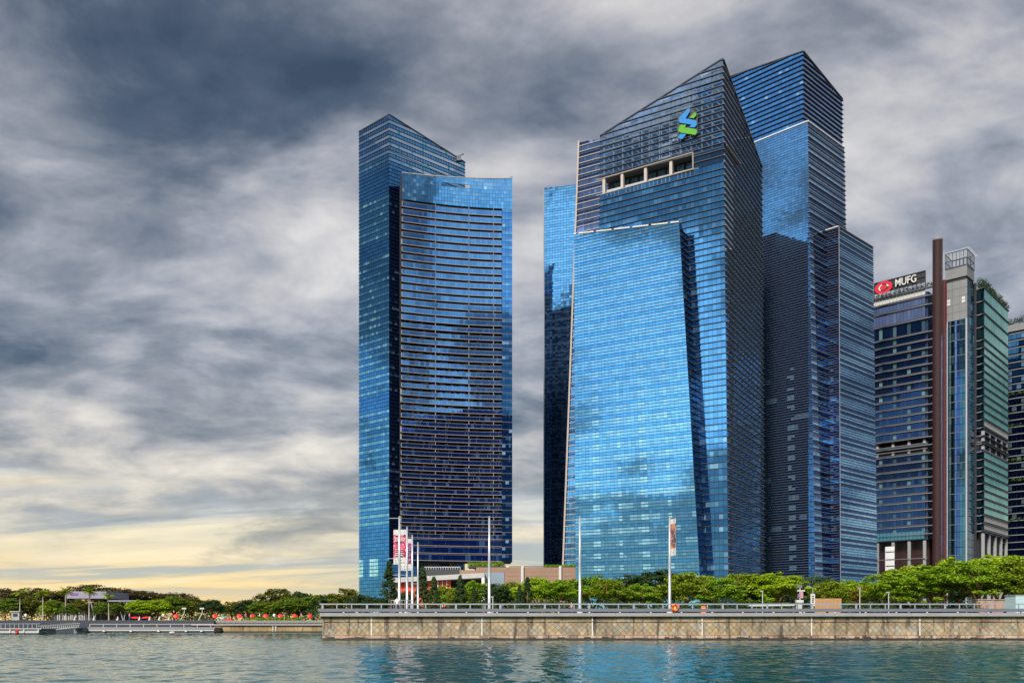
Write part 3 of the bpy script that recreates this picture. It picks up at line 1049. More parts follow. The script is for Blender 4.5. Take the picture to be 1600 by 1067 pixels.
# ---------------------------------------------------------------- tower C: tallest tower behind, with annex
def tower_tall():  # positions and heights here were scaled about the camera, bringing the tower nearer
    dl, dr = vpdir(-713), vpdir(2334)
    nf = Vector((-dl.y, dl.x))
    if nf.y > 0:
        nf = -nf
    nr = Vector((dr.y, -dr.x))
    half = 1.85
    root = thing('tall_office_tower', 'tallest dark blue glass tower with stepped flank, behind the wedge-crowned tower', 'tower', (120, 388, GZ))
    c = Vector((110.7, 365.0))
    l, r = c + dl * 47.5, c + dr * 31.3
    FM, FR = Face(c, l, 187.1, 224.5), Face(c, r, 187.1, 224.5)
    ru, rv = (lambda u: lerp(219.8, 224.5, u)), (lambda u: lerp(219.8, 213.6, u))
    a1 = attr_office(2, 0.12)
    bands(root, FM, 'glass_deep', 187.1, 224.5, half, 2, 1.5, 0.07, ru, attr=a1, seed=71)
    ledges(root, FM, 'ledge_dark', 187.1 + half, 223.6, half, 0.5, 0.22, ru, ext=0.3)
    bands(root, FR, 'glass_steel', 187.1, 224.5, half, 2, 1.5, 0.07, rv, attr=a1, seed=72, name='side_window_band')
    ledges(root, FR, 'ledge_dark', 187.1 + half, 223.6, half, 0.5, 0.2, rv, ext=0.3, name='side_ledge')
    i = 0.45
    bk = l + dr * 31.3
    prism(root, 'upper_core', [c + (dl + dr) * i, r + (dl - dr) * i, bk, l + dr * i], [c + (dl + dr) * i, r + (dl - dr) * i, bk, l + dr * i],
          [219.2, 213.0, 217.2, 223.6], 183.0, 'body_dark')
    # lower, wider volume
    s0t, s0b = Vector((111.0, 360.3)), Vector((113.3, 357.9))
    s1 = c + nf * 3.2 + dl * 47.5
    e0t = s0t + dr * 29.0
    e0b = s0b + dr * 30.0
    FS = Face(s0b, s1, GZ, 190.8, t0=s0t)
    FE = Face(s0b, e0b, GZ, 190.8, t0=s0t, t1=e0t)
    q = 0.95

    def asd(u, z, r_, ii, rg):
        ph = r_ % 4
        g_ = 0.0
        if ph in (1, 2) and z < 100:
            if any(abs(u - cu) < 0.03 for cu in (0.17, 0.52)) and rg.random() < 0.8:
                g_ = 0.45
            elif mnoise.noise(Vector((u * 6 + r_ // 4 * 2.3, r_ // 4, 1.0))) > 0.35:
                g_ = 0.35
        return (rg.random(), g_, 0.6 if ph == 3 else 0.0)
    bands(root, FS, 'glass_blue', GZ, 190.8, q, 4, 1.5, 0.06, attr=asd, seed=73, name='shield_window_band')
    ledges(root, FS, 'ledge_grey', GZ + q, 190.4, q, 0.18, 0.09, ext=0.1, name='shield_fin')
    bands(root, FE, 'glass_steel', GZ, 190.8, q, 4, 1.5, 0.06, attr=asd, seed=74, name='flank_window_band', matfn=lambda u, z, r_, rg: 'glass_cyan' if (r_ * 5 // 3) % 5 == 0 else 'glass_navy' if (r_ // 2) % 3 else 'glass_steel')
    ledges(root, FE, 'ledge_grey', GZ + 2 * q, 190.4, 2 * q, 0.4, 0.16, ext=0.2, name='flank_fin')
    bk2 = s1 + dr * 29.0
    prism(root, 'lower_core', [s0b + (dl + dr) * i, e0b + (dl - dr) * i, bk2, s1 + dr * i], [s0t + (dl + dr) * i, e0t + (dl - dr) * i, bk2, s1 + dr * i], [190.4] * 4, GZ, 'body_dark')
    m = MB()
    for F_ in (FS, FE):
        m.bar(F_.pt(0, 190.8, 0.1), F_.pt(1, 190.8, 0.1), 0.5, 'ledge_white', 0.35)
    m.build('shield_coping', root)
    m = MB()
    m.bar(FM.pt(0, 219.8, 0.1), FM.pt(1, 224.5, 0.1), 0.6, 'ledge_dark', 0.4)
    m.bar(FR.pt(0, 219.8, 0.1), FR.pt(1, 213.6, 0.1), 0.6, 'ledge_dark', 0.4)
    m.build('roof_trim', root)
    # annex
    an = Vector((120.1, 369.2))
    ac = Vector((124.2, 365.2))
    acb = ac + Vector((0.5, -0.5))
    at = ac + dr * 29.0
    atb = acb + dr * 32.0
    FA, FB = Face(acb, an, GZ, 153.4, t0=ac), Face(acb, atb, GZ, 153.4, t0=ac, t1=at)
    bands(root, FA, 'glass_navy', GZ, 153.4, q, 4, 1.4, 0.06, attr=asd, seed=75, name='annex_front_band', matfn=lambda u, z, r_, rg: 'glass_deep' if r_ % 8 < 2 else 'glass_navy')
    ledges(root, FA, 'ledge_grey', GZ + q, 153.2, q, 0.16, 0.08, name='annex_front_fin')
    bands(root, FB, 'glass_cyan', GZ, 153.4, q, 4, 1.4, 0.06, attr=lambda u, z, r_, ii, rg: (rg.random(), 0.2 * rg.random(), 1.0 if r_ % 3 == 0 else 0.0), seed=76, name='annex_side_band',
          matfn=lambda u, z, r_, rg: 'glass_cyan' if (r_ * 7 // 4) % 3 else 'glass_navy')
    ledges(root, FB, 'ledge_dark', GZ + q, 153.2, q, 0.22, 0.16, ext=0.2, name='annex_side_fin')
    prism(root, 'annex_core', [acb + (dl + dr) * i, atb + (dl - dr) * i, atb + dl * 12, an + dr * 2 + dl * 6], [ac + (dl + dr) * i, at + (dl - dr) * i, at + dl * 12, an + dr * 2 + dl * 6], [153.0] * 4, GZ, 'body_dark')
    m = MB()
    m.bar(FA.pt(0, 153.4, 0.1), FA.pt(1, 153.4, 0.1), 0.5, 'ledge_white', 0.3)
    m.bar(FB.pt(0, 153.4, 0.1), FB.pt(1, 153.4, 0.1), 0.5, 'ledge_grey', 0.3)
    m.build('annex_coping', root)
    m = MB()
    m.bar(FB.pt(0, GZ, 0.15), FB.pt(0, 153.4, 0.15), 0.28, 'ledge_grey', 0.28)
    m.build('annex_corner_strip', root)
    return root


# ---------------------------------------------------------------- tower D: slab behind the bank tower
def tower_slab():
    root = thing('slab_tower', 'flat-topped blue glass slab tower behind the big bank tower, beside the sky gap', 'tower', (40, 540, GZ))
    dl = vpdir(-3374)
    a = Vector((17.3, 520))
    b = a - dl * 60
    F = Face(a, b, GZ, 239)
    fh = 4.2
    z = GZ

    def at(u, z_, r_, i, rg):
        return (rg.random(), 0.2 * rg.random(), 1.0 if r_ % 3 == 0 else 0.0)
    bands(root, F, 'glass_blue', GZ, 239, fh / 3, 3, 1.6, 0.10, lambda u: lerp(239, 237.4, u * 2), attr=at, seed=81)
    ledges(root, F, 'ledge_dark', GZ + fh, 238, fh, 0.10, 0.12)
    nb = Vector((-F.nrm(0.5, 10).x, -F.nrm(0.5, 10).y))
    prism(root, 'tower_core', [a + nb * .4, b + nb * .4, b + nb * 30, a + nb * 30], [a + nb * .4, b + nb * .4, b + nb * 30, a + nb * 30], [238.6, 237, 237, 238.6], GZ, 'body_dark')
    m = MB()
    m.bar(F.pt(0, 239, 0), F.pt(0, GZ, 0), 0.5, 'ledge_grey')
    m.build('corner_strip', root)
    return root


# ---------------------------------------------------------------- building E: bank building with the mast pipe
def text_mesh(body, size, extr):
    cu = bpy.data.curves.new('lettering', 'FONT')
    cu.body = body
    cu.size = size
    cu.extrude = extr
    cu.offset = size * 0.012
    cu.resolution_u = 4
    ob = bpy.data.objects.new('lettering', cu)
    COL.objects.link(ob)
    bpy.context.view_layer.update()
    dg = bpy.context.evaluated_depsgraph_get()
    me = bpy.data.meshes.new_from_object(ob.evaluated_get(dg))
    COL.objects.unlink(ob)
    bpy.data.objects.remove(ob)
    return me


def tower_sign_building():
    dl, dr = vpdir(-720), vpdir(2080)
    root = thing('terraced_office_tower', 'dark glass office tower with maroon mast pipe, green side and rooftop sign', 'tower', (255, 560, GZ))
    c = Vector((236.9, 540.0))
    l = c + dl * 58
    F = Face(c, l, GZ, 195)
    zr = 191.9
    fl = 4.55
    tops = [192.6, 188.0, 183.0, 175.5, 167.6]
    z = tops[-1]
    while z > 56:
        z -= fl
        tops.append(z)
    levels = tops[::-1]

    rg = random.Random(3)
    # glazing per storey
    m_row = 0
    for k in range(len(levels) - 1):
        z0, z1 = levels[k], levels[k + 1]
        if 98 < z0 < 108:
            continue
        m = MB()
        n = 26
        top = z0 > 172
        for i in range(n):
            a, b = 0.075 + 0.92 * i / n + .001, 0.075 + 0.92 * (i + 1) / n - .001
            t = rg.gauss(0, .004)
            g_ = rg.uniform(0.3, 1.0) if (i % 4 == 0 and rg.random() < 0.5 and not top) else 0.0
            mt = 'concrete_light' if z0 > 187 else 'glass_pale' if (z0 > 174.0) else 'glass_smoke'
            m.face([F.pt(a, z0 + 0.9, -t), F.pt(b, z0 + 0.9, t), F.pt(b, z1 - 0.35, t), F.pt(a, z1 - 0.35, -t)], mt, (rg.random(), g_, 0))
        m.build('window_band', root)
    ledge_list = levels
    for z in ledge_list:
        m = MB()
        q = [F.pt(-0.02, z, -1.2), F.pt(-0.02, z, 1.3), F.pt(1.0, z, 1.3), F.pt(1.0, z, -1.2)]
        m.hexa([(x, y, z - 0.45) for x, y, _ in q], q, 'ledge_grey')
        m.hexa([(x, y, z + 0.02) for x, y, _ in [F.pt(0.05, z, -0.4), F.pt(0.05, z, 0.15), F.pt(1.0, z, 0.15), F.pt(1.0, z, -0.4)]],
               [(x, y, z + 0.9) for x, y, _ in [F.pt(0.05, z, -0.4), F.pt(0.05, z, 0.15), F.pt(1.0, z, 0.15), F.pt(1.0, z, -0.4)]], 'ledge_dark')
        m.build('floor_ledge', root)
    i_ = 0.5
    bk = l + dr * 40
    r0 = c + dr * 40
    for za, zb_ in ((50.5, 98.5), (108.0, 190.5)):
        prism(root, 'tower_core', [c + (dl * 3 + dr * i_), r0, bk, l + dr * i_], [c + (dl * 3 + dr * i_), r0, bk, l + dr * i_], [zb_] * 4, za, 'body_dark')
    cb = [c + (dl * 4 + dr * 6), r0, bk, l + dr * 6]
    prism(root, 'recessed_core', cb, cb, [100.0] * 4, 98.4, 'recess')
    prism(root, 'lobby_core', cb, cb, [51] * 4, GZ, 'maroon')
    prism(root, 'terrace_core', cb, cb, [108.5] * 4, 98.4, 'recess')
    for (za, zb_) in ((98.5, 108), (GZ, 50)):
        for u in (0.09, 0.24, 0.40, 0.56, 0.72, 0.9):
            m = MB()
            p = F.pt(u, za, -1.2)
            m.tube([p, (p[0], p[1], zb_)], [0.95, 0.95], 'concrete', 10)
            m.build('column', root, True)
    for zz in (102.0, 105.0, 20, 30, 40):
        m = MB()
        m.bar(F.pt(0.05, zz, 0.3), F.pt(1, zz, 0.3), 0.3, 'ledge_grey', 0.3)
        m.build('terrace_rail', root)
    # soffit band above the lobby
    m = MB()
    for i in range(24):
        a, b = 0.08 + 0.9 * i / 24 + .002, 0.08 + 0.9 * (i + 1) / 24 - .002
        m.face([F.pt(a, 51, 0.2), F.pt(b, 51, 0.2), F.pt(b, 55.5, 0.2), F.pt(a, 55.5, 0.2)], 'glass_shaft', (rg.random(), 0.4, 0))
    m.build('soffit_band', root)
    # mast pipe
    p = V(1465, 536)
    m = MB()
    m.tube([(p.x, p.y, GZ), (p.x, p.y, 216.5)], [2.65, 2.65], 'maroon', 20)
    mast = m.build('mast_pipe', root, True)
    m = MB()
    m.tube([(p.x, p.y, 216.5), (p.x, p.y, 217.6)], [2.75, 2.75], 'ledge_grey', 20)
    m.build('pipe_collar', mast, True)
    p2 = V(1475, 541)
    m = MB()
    m.tube([(p2.x, p2.y, GZ), (p2.x, p2.y, 196)], [1.4, 1.4], 'maroon_red', 14)
    m.build('side_pipe', root, True)
    # lift core
    c2 = Vector((253.8, 535.0))
    l2, r2 = c2 + dl * 12, c2 + dr * 13.3
    FC, FD = Face(c2, l2, GZ, 212), Face(c2, r2, GZ, 212)
    pc = [c2 + (dl + dr) * .3, r2, r2 + dl * 12, l2 + dr * .3]
    prism(root, 'lift_core', pc, pc, [195] * 4, GZ, 'recess')
    prism(root, 'lift_head', pc, pc, [203] * 4, 197.0, 'concrete')
    prism(root, 'lift_neck', [q + (dr + dl) * 0.6 for q in pc], [q + (dr + dl) * 0.6 for q in pc], [197.2] * 4, 194.8, 'recess')
    for k in range(5):
        z0 = 173 + k * 4.4
        for j in range(3):
            m = MB()
            a, b = j / 3 + .004, (j + 1) / 3 - .004
            if k == 2 and j != 1:
                for zz in (z0 + 0.4, z0 + 2.2):
                    m.face([FC.pt(lerp(a, b, .3), zz, .2), FC.pt(lerp(a, b, .75), zz, .2), FC.pt(lerp(a, b, .75), zz + 1.5, .2), FC.pt(lerp(a, b, .3), zz + 1.5, .2)], 'sign_white')
            m.face([FC.pt(a, z0 + .06, .1), FC.pt(b, z0 + .06, .1), FC.pt(b, z0 + 4.34, .1), FC.pt(a, z0 + 4.34, .1)], 'concrete')
            m.build('concrete_panel', root)
    bands(root, FC, 'glass_shaft', GZ, 173, 4.3, 2, 1.4, 0.14, u0=0.10, u1=0.84, attr=lambda u, z, r_, i, rgg: (rgg.random(), 0.3 if rgg.random() < .12 else 0, 0), seed=91, name='shaft_window_band',
          matfn=lambda u, z, r_, rgg: 'glass_navy' if 0.3 < u < 0.62 else 'glass_shaft')
    ledges(root, FC, 'ledge_grey', GZ + 4.3, 172, 8.6, 0.15, 0.25, u0=0.1, u1=0.84, name='shaft_ledge')
    for u in (0.0, 0.88):
        m = MB()
        m.bar(FC.pt(u + 0.05, GZ, 0.25), FC.pt(u + 0.05, 173, 0.25), 0.8, 'steel_frame', 0.8)
        m.build('shaft_jamb', root)
    bands(root, FD, 'glass_shaft', GZ, 195, 4.3, 2, 1.6, 0.12, attr=attr_office(2, 0.2), seed=92, name='shaft_side_band')
    # lattice cage on top
    m = MB()
    crn = [c2, r2, r2 + dl * 12, l2]
    for e in range(4):
        A_, B_ = crn[e], crn[(e + 1) % 4]
        for i in range(7):
            q = A_.lerp(B_, i / 6)
            m.bar((q.x, q.y, 203), (q.x, q.y, 211.5), 0.22, 'steel_dark')
        for zz in (203.2, 207, 211.5):
            m.bar((A_.x, A_.y, zz), (B_.x, B_.y, zz), 0.28, 'steel_dark')
    for i in range(9):
        A_, B_ = (c2 - dl * 1.5 - dr).lerp(r2 - dl * 1.5 + dr * 2, i / 8), (l2 + dl - dr).lerp(r2 + dl * 13 + dr * 2, i / 8)
        m.bar((A_.x, A_.y, 211.9), (B_.x, B_.y, 211.9), 0.3, 'steel_frame')
    m.build('roof_lattice', root)
    # right wing with mint flank
    c3 = Vector((269.6, 548.0))
    l3, r3 = c3 + dl * 13, c3 + dr * 53
    FE, FG = Face(c3, l3, GZ, 196), Face(c3, r3, GZ, 196)
    zt = 195.0
    pw = [c3 + (dl + dr) * .6, r3 + (dl - dr) * .6, r3 + dl * 13, l3 + dr * .6]
    for za, zb_ in ((55.0, 103.0), (113.0, 194.0)):
        prism(root, 'wing_core', pw, pw, [zb_] * 4, za, 'body_dark')
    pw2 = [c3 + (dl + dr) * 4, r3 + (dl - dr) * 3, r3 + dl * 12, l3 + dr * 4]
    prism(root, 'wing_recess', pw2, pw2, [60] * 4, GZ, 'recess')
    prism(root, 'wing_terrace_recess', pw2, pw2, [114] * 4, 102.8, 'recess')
    z = zt - 0.4
    rows = []
    while z > 57:
        rows.append(z)
        z -= fl if z < 172 else 7.4
    rows.append(56)
    for k in range(len(rows) - 1):
        z1, z0 = rows[k], rows[k + 1]
        if 101 < z0 < 112:
            continue
        for F_, mt, nm in ((FE, 'glass_shaft', 'wing_window_band'), (FG, 'glass_mint', 'flank_panel_band')):
            m = MB()
            n = 7 if F_ is FE else 14
            for i in range(n):
                a, b = i / n + .003, (i + 1) / n - .003
                t = rg.gauss(0, .004)
                mm = mt
                if z0 < 62 or 112 < z0 < 118:
                    mm = 'concrete_light' if F_ is FG else mt
                m.face([F_.pt(a, z0 + 0.9, -t), F_.pt(b, z0 + .9, t), F_.pt(b, z1 - .5, t), F_.pt(a, z1 - .5, -t)], mm, (rg.random(), 0.15 * rg.random(), 0))
            m.build(nm, root)
    for z in rows + [101.5, 107.0]:
        m = MB()
        for F_, d, mt in ((FE, 0.5, 'ledge_grey'), (FG, 1.3, 'ledge_dark')):
            q = [F_.pt(-0.02, z, -0.5), F_.pt(-0.02, z, d), F_.pt(1.02, z, d), F_.pt(1.02, z, -0.5)]
            m.hexa([(x, y, z - (0.5 if F_ is FE else 0.35)) for x, y, _ in q], q, mt)
        q = [FG.pt(-0.02, z, 1.31), FG.pt(-0.02, z, 1.5), FG.pt(1.02, z, 1.5), FG.pt(1.02, z, 1.31)]
        m.hexa([(x, y, z - 0.3) for x, y, _ in q], [(x, y, z - 0.02) for x, y, _ in q], 'ledge_white')
        m.build('wing_ledge', root)
    for za, zb_ in ((102.5, 113), (GZ, 56)):
        for u in (0.02, 0.25, 0.5, 0.75, 0.98):
            p_ = FG.pt(u, za, -1)
            m = MB()
            m.tube([p_, (p_[0], p_[1], zb_)], [1.0, 1.0], 'concrete', 10)
            m.build('wing_column', root, True)
    m = MB()
    q = c3 + dl * 5
    m.bar((q.x - .4, q.y - .7, GZ), (q.x - .4, q.y - .7, 198), 1.3, 'recess', 1.0)
    m.build('dark_downpipe', root)
    # rooftop planting
    m = MB()
    leaf_blob(m, [((FG.pt(i / 22, 0, -2)[0], FG.pt(i / 22, 0, -2)[1], 196.5 + 2.2 * rg.random()), 3.0 * rg.uniform(.7, 1.2), 2.6 * rg.uniform(.7, 1.6)) for i in range(23)], 'leaf_dark', 150, 0.9, rg)
    m.build('roof_planting', root, kind='stuff')
    m = MB()
    leaf_blob(m, [((F.pt(i / 22, 0, -1.5)[0], F.pt(i / 22, 0, -1.5)[1], 193.4 + 1.2 * rg.random()), 2.2, 1.6) for i in range(23)], 'leaf_dark', 110, 0.8, rg)
    m.build('terrace_planting', root, kind='stuff')
    # sign
    sg = thing('rooftop_sign', 'rooftop sign with red ring emblem and white letters MUFG on dark lattice', 'sign', F.pt(0.4, 193, 1.0))

    def on(px, py, off):
        pb_, n_ = F.xy(0, 170), F.nrm(0.5, 170)
        pb_ = pb_ + n_ * off
        d = Vector(((px - 800) / FPX, 1.0))
        t = pb_.dot(n_) / d.dot(n_)
        return (d.x * t, t, CH + (HOR - py) / FPX * t)
    ex = -dl                     # reading direction on the facade, left to right
    ox = on(1368, 462, 0.9)
    oz = 193.6
    # backing lattice
    m = MB()
    LEN = (Vector(on(1446, 450, 0.5)[:2]) - Vector(on(1366, 450, 0.5)[:2])).length
    o2 = Vector(on(1366, 450, 0.5)[:2])
    def sp(s, z, off=0.0):
        q = o2 + ex * s + F.nrm(.5, 0) * off
        return (q.x, q.y, z)
    for i in range(13):
        m.bar(sp(LEN * i / 12, 193), sp(LEN * i / 12, 202.2), 0.3, 'sign_black')
    for z in (195.8, 199, 202.2):
        m.bar(sp(0, z), sp(LEN, z), 0.4, 'sign_black')
    m.face([sp(0, 196.2, -.3), sp(LEN, 196.2, -.3), sp(LEN, 202.1, -.3), sp(0, 202.1, -.3)], 'sign_black')
    m.build('sign_lattice', sg)
    # red ring emblem
    m = MB()
    cr = 4.9
    for (r0_, r1_, matn, o_) in ((0.0, 1.4, 'sign_red', 0.9), (1.5, 2.1, 'sign_white', 0.8), (2.2, 3.6, 'sign_red', 0.9)):
        n = 36
        for i in range(n):
            a, b = 2 * math.pi * i / n, 2 * math.pi * (i + 1) / n
            if matn == 'sign_white' and not (1.9 < a < 3.9 or a < 0.7):
                mm = 'sign_black'
            else:
                mm = matn
            P_ = lambda r_, t: sp(5.9 + 1.45 * r_ * math.cos(t), 198.4 + r_ * math.sin(t), o_)
            if r0_ == 0:
                m.face([P_(0, 0), P_(r1_, a), P_(r1_, b)], mm)
            else:
                m.face([P_(r0_, a), P_(r1_, a), P_(r1_, b), P_(r0_, b)], mm)
    m.build('ring_emblem', sg)
    me = text_mesh('MUFG', 6.0, 0.25)
    me.materials.append(MATS['sign_white'])
    bx = [v.co.x for v in me.vertices]
    wdt = max(bx) - min(bx)
    avail = LEN - 12.6 - 5.0
    sc_ = avail / wdt
    o = bpy.data.objects.new('lettering', me)
    COL.objects.link(o)
    o.parent = sg
    nn = F.nrm(.5, 0)
    base = Vector(sp(12.6, 197.0, 0.9))
    M = Matrix(((ex.x, 0, nn.x, base.x), (ex.y, 0, nn.y, base.y), (0, 1, 0, base.z), (0, 0, 0, 1)))
    o.matrix_parent_inverse = Matrix.Translation(-Vector(sg.location))
    o.matrix_basis = M @ Matrix.Diagonal((sc_, 1.0, 1.0, 1.0))
    return root


def leaf_blob(m, blobs, mat, per, size, rg, flat=0.55, up=0.5):
    """leaf sheets scattered through ellipsoid clumps (centre, radius, half height)"""
    for (c, r, h) in blobs:
        tone = rg.random()
        for k in range(per):
            while True:
                x, y, z = rg.uniform(-1, 1), rg.uniform(-1, 1), rg.uniform(-1, 1)
                d2 = x * x + y * y + z * z
                if 0.18 < d2 < 1:
                    break
            p = Vector((c[0] + x * r, c[1] + y * r, c[2] + z * h))
            nrm = Vector((x * (1 - up) + rg.gauss(0, .35), y * (1 - up) + rg.gauss(0, .35), abs(z) * .5 + up + rg.gauss(0, .25))).normalized()
            t = nrm.cross(Vector((rg.gauss(0, 1), rg.gauss(0, 1), rg.gauss(0, 1)))).normalized()
            b = nrm.cross(t)
            s = size * rg.uniform(0.6, 1.25)
            q = s * flat
            m.face([tuple(p - t * s * .5), tuple(p + b * q * .5 + t * s * .05), tuple(p + t * s * .5), tuple(p - b * q * .5 + t * s * .05)],
                   mat, (min(1, max(0, tone * 0.6 + rg.random() * 0.4)), 0, 0))


def tower_far_right():
    dl, dr = vpdir(-720), vpdir(2080)
    root = thing('cropped_office_tower', 'dark terraced office building with planted ledges at the picture edge', 'tower', (320, 640, GZ))
    c = V(1603, 610)
    l = c + dl * 22
    r = c + dr * 40
    F, FR = Face(c, l, GZ, 195), Face(c, r, GZ, 195)
    rg = random.Random(8)
    p = [c + (dl + dr) * .8, r + dl * .8, r + dl * 22, l + dr * .8]
    prism(root, 'tower_core', p, p, [192] * 4, GZ, 'body_dark')
    z = GZ + 2
    k = 0
    while z < 190:
        m = MB()
        for F_, n, mt in ((F, 8, 'glass_navy' if z < 150 else 'glass_blue'), (FR, 12, 'glass_mint')):
            for i in range(n):
                a, b = i / n + .004, (i + 1) / n - .004
                m.face([F_.pt(a, z + 1.0, 0), F_.pt(b, z + 1.0, 0), F_.pt(b, z + 4.2, 0), F_.pt(a, z + 4.2, 0)], mt, (rg.random(), 0.5 * (rg.random() < .15), 0))
        m.build('window_band', root)
        m = MB()
        q = [F.pt(-.03, z, -.5), F.pt(-.03, z, 1.3), F.pt(1.05, z, 1.3), F.pt(1.05, z, -.5)]
        m.hexa([(x, y, z - .5) for x, y, _ in q], q, 'ledge_grey')
        m.build('floor_ledge', root)
        z += 4.6
        k += 1
    m = MB()
    q = [F.pt(-.03, 190, -1), F.pt(-.03, 190, 1.0), F.pt(1.0, 190, 1.0), F.pt(1.0, 190, -1)]
    m.hexa(q, [(x, y, 194.5) for x, y, _ in q], 'concrete')
    m.build('parapet', root)
    m = MB()
    leaf_blob(m, [((F.pt(i / 8, 0, -3)[0], F.pt(i / 8, 0, -3)[1], 196.5 + 2 * rg.random()), 3.2, 3.0) for i in range(9)], 'leaf_dark', 150, 1.0, rg)
    m.build('roof_planting', root, kind='stuff')
    for zz in (150, 130, 108, 95, 70):
        m = MB()
        leaf_blob(m, [((F.pt(i / 6, 0, 0.8)[0], F.pt(i / 6, 0, 0.8)[1], zz), 1.6, 1.0) for i in range(7)], 'leaf_green', 30, 0.7, rg)
        m.build('ledge_planting', root, kind='stuff')
    return root


residential = tower_residential()
residential.location = (-71.55, 578.5, GZ)       # enlarged and pushed back about the camera, so its front mirrors the bank tower
residential.scale = (1.3, 1.3, 1.3)
tower_bank()
tower_tall()
slab_tower = tower_slab()
slab_tower.location = (52.0, 702.0, GZ)  # slab moved out and scaled about the camera along with the residential tower
slab_tower.scale = (1.3, 1.3, 1.3)
tower_sign_building()
tower_far_right()


# ---------------------------------------------------------------- podium between the towers
def podium():
    root = thing('retail_podium', 'low brown stone podium with red screen and roof hedges, between the two glass towers', 'building', (-10, 345, GZ))
    Y = 338.0
    X = lambda px, y=Y: WX(px, y)
    Z = lambda py, y=Y: WZ(py, y)
    # main stone box
    m = MB()
    m.box(X(744), X(903), Y, Y + 40, GZ, Z(886), 'stone_brown')
    m.build('stone_block', root)
    rg = random.Random(4)
    xs0, xs1 = X(745), X(902)
    nx, nz = 34, 9
    for i in range(nx):
        for j in range(nz):
            x0, x1 = lerp(xs0, xs1, i / nx) + .04, lerp(xs0, xs1, (i + 1) / nx) - .04
            z0, z1 = lerp(8, Z(886), j / nz) + .04, lerp(8, Z(886), (j + 1) / nz) - .04
            if X(757) - .3 < x0 < X(789) and j < 8:
                continue
            m = MB()
            d = rg.uniform(.04, .08)
            m.hexa([(x0, Y - d, z0), (x1, Y - d, z0), (x1, Y - .002, z0), (x0, Y - .002, z0)], [(x0, Y - d, z1), (x1, Y - d, z1), (x1, Y - .002, z1), (x0, Y - .002, z1)], 'stone_brown')
            if (i * nz + j) < 330:
                m.build('cladding_panel', root)
    m = MB()
    m.box(X(718), X(744) - .01, Y + 1, Y + 36, GZ, Z(890), 'stone_brown')
    m.build('stone_step', root)
    m = MB()
    m.box(X(757.5), X(788), Y - .25, Y - .003, 6, Z(894), 'panel_bluegrey')
    m.build('blue_panel', root)
    # sloping canopy slab with upstand
    y1 = Y - 14
    m = MB()
    a, b = (X(612, y1), Z(902.5, y1)), (X(757, y1), Z(894.5, y1))
    lo = [(a[0], y1, a[1] - 1.6), (b[0], y1, b[1] - 1.6), (b[0], y1 + 20, b[1] - 1.6), (a[0], y1 + 20, a[1] - 1.6)]
    m.hexa(lo, [(p[0], p[1], p[2] + 1.6) for p in lo], 'concrete_light')
    m.build('canopy_slab', root)
    m = MB()
    m.box(b[0] - 1.0, b[0], y1 + .02, y1 + 19, GZ, b[1] - 1.62, 'ledge_white')
    m.build('canopy_leg', root)
    m = MB()
    m.box(X(700), X(735), y1 + 8, y1 + 12, GZ, Z(902), 'recess')
    m.build('loggia', root)
    # red screen panels
    n = 14
    for i in range(n):
        x0, x1 = lerp(X(616, y1), X(704, y1), i / n) + .08, lerp(X(616, y1), X(704, y1), (i + 1) / n) - .08
        m = MB()
        m.box(x0, x1, y1 + 2.0, y1 + 2.2, 8.0, Z(905, y1), 'red_screen' if rg.random() < .8 else 'wood_tan')
        m.build('screen_panel', root)
    m = MB()
    m.box(X(612, y1), X(704, y1), y1 + 3, y1 + 10, GZ, Z(906, y1), 'steel_dark')
    for px in (683, 690, 697):
        m.box(X(px, y1), X(px, y1) + .3, y1 + 1.6, y1 + 1.9, 8, Z(904, y1), 'ledge_white')
    m.build('shop_wall', root)
    # dark terrace box with planter under the residential slab
    y2 = Y + 25
    m = MB()
    m.box(X(660, y2), X(720, y2), y2, y2 + 22, GZ, Z(889, y2), 'steel_dark')
    m.build('terrace_block', root)
    m = MB()
    for i in range(16):
        x = lerp(X(662, y2), X(719, y2), i / 15)
        m.bar((x, y2 + .3, Z(889, y2)), (x, y2 + .3, Z(885.5, y2)), .25, 'concrete_light')
    m.bar((X(662, y2), y2 + .3, Z(885.5, y2)), (X(719, y2), y2 + .3, Z(885.5, y2)), .3, 'concrete_light')
    m.build('terrace_railing', root)
    # parapet railing on the roof by the gap
    m = MB()
    for i in range(20):
        x = lerp(X(796), X(853), i / 19)
        m.bar((x, Y + 10, Z(886)), (x, Y + 10, Z(882)), .18, 'steel_dark')
    for py in (882, 885):
        m.bar((X(796), Y + 10, Z(py)), (X(853), Y + 10, Z(py)), .25, 'steel_dark')
    m.build('roof_railing', root)
    for px in (814, 873):
        m = MB()
        m.box(X(px), X(px) + .9, Y - .8, Y - .25, GZ, Z(884), 'paint_white')
        m.build('white_pilaster', root)
    for (pa, pb, pt, nm, lb) in ((731, 787, 875, 'roof_hedge', 'longer clipped hedge on the podium roof under the residential tower'),
                                 (853, 902, 880, 'roof_hedge', 'shorter clipped hedge on the podium roof against the big tower')):
        m = MB()
        bl = []
        k = 18
        for i in range(k):
            for dy in (0, 2.2):
                bl.append(((lerp(X(pa), X(pb), (i + .5) / k), Y + 5 + dy, lerp(Z(886), Z(pt), .45) + rg.uniform(-.2, .3)), 1.1, (Z(pt) - Z(886)) * .5))
        leaf_blob(m, bl, 'leaf_green', 70, .55, rg)
        o = m.build(nm)
        tag(o, lb, 'hedge', 'hedges on the podium roof')
    # dark planter box under the hedges
    m = MB()
    m.box(X(731), X(790), Y + 3, Y + 9, Z(886), Z(883.5), 'ledge_dark')
    m.box(X(853), X(902), Y + 3, Y + 9, Z(886) , Z(884.5), 'ledge_dark')
    m.build('planter_trough', root)


podium()


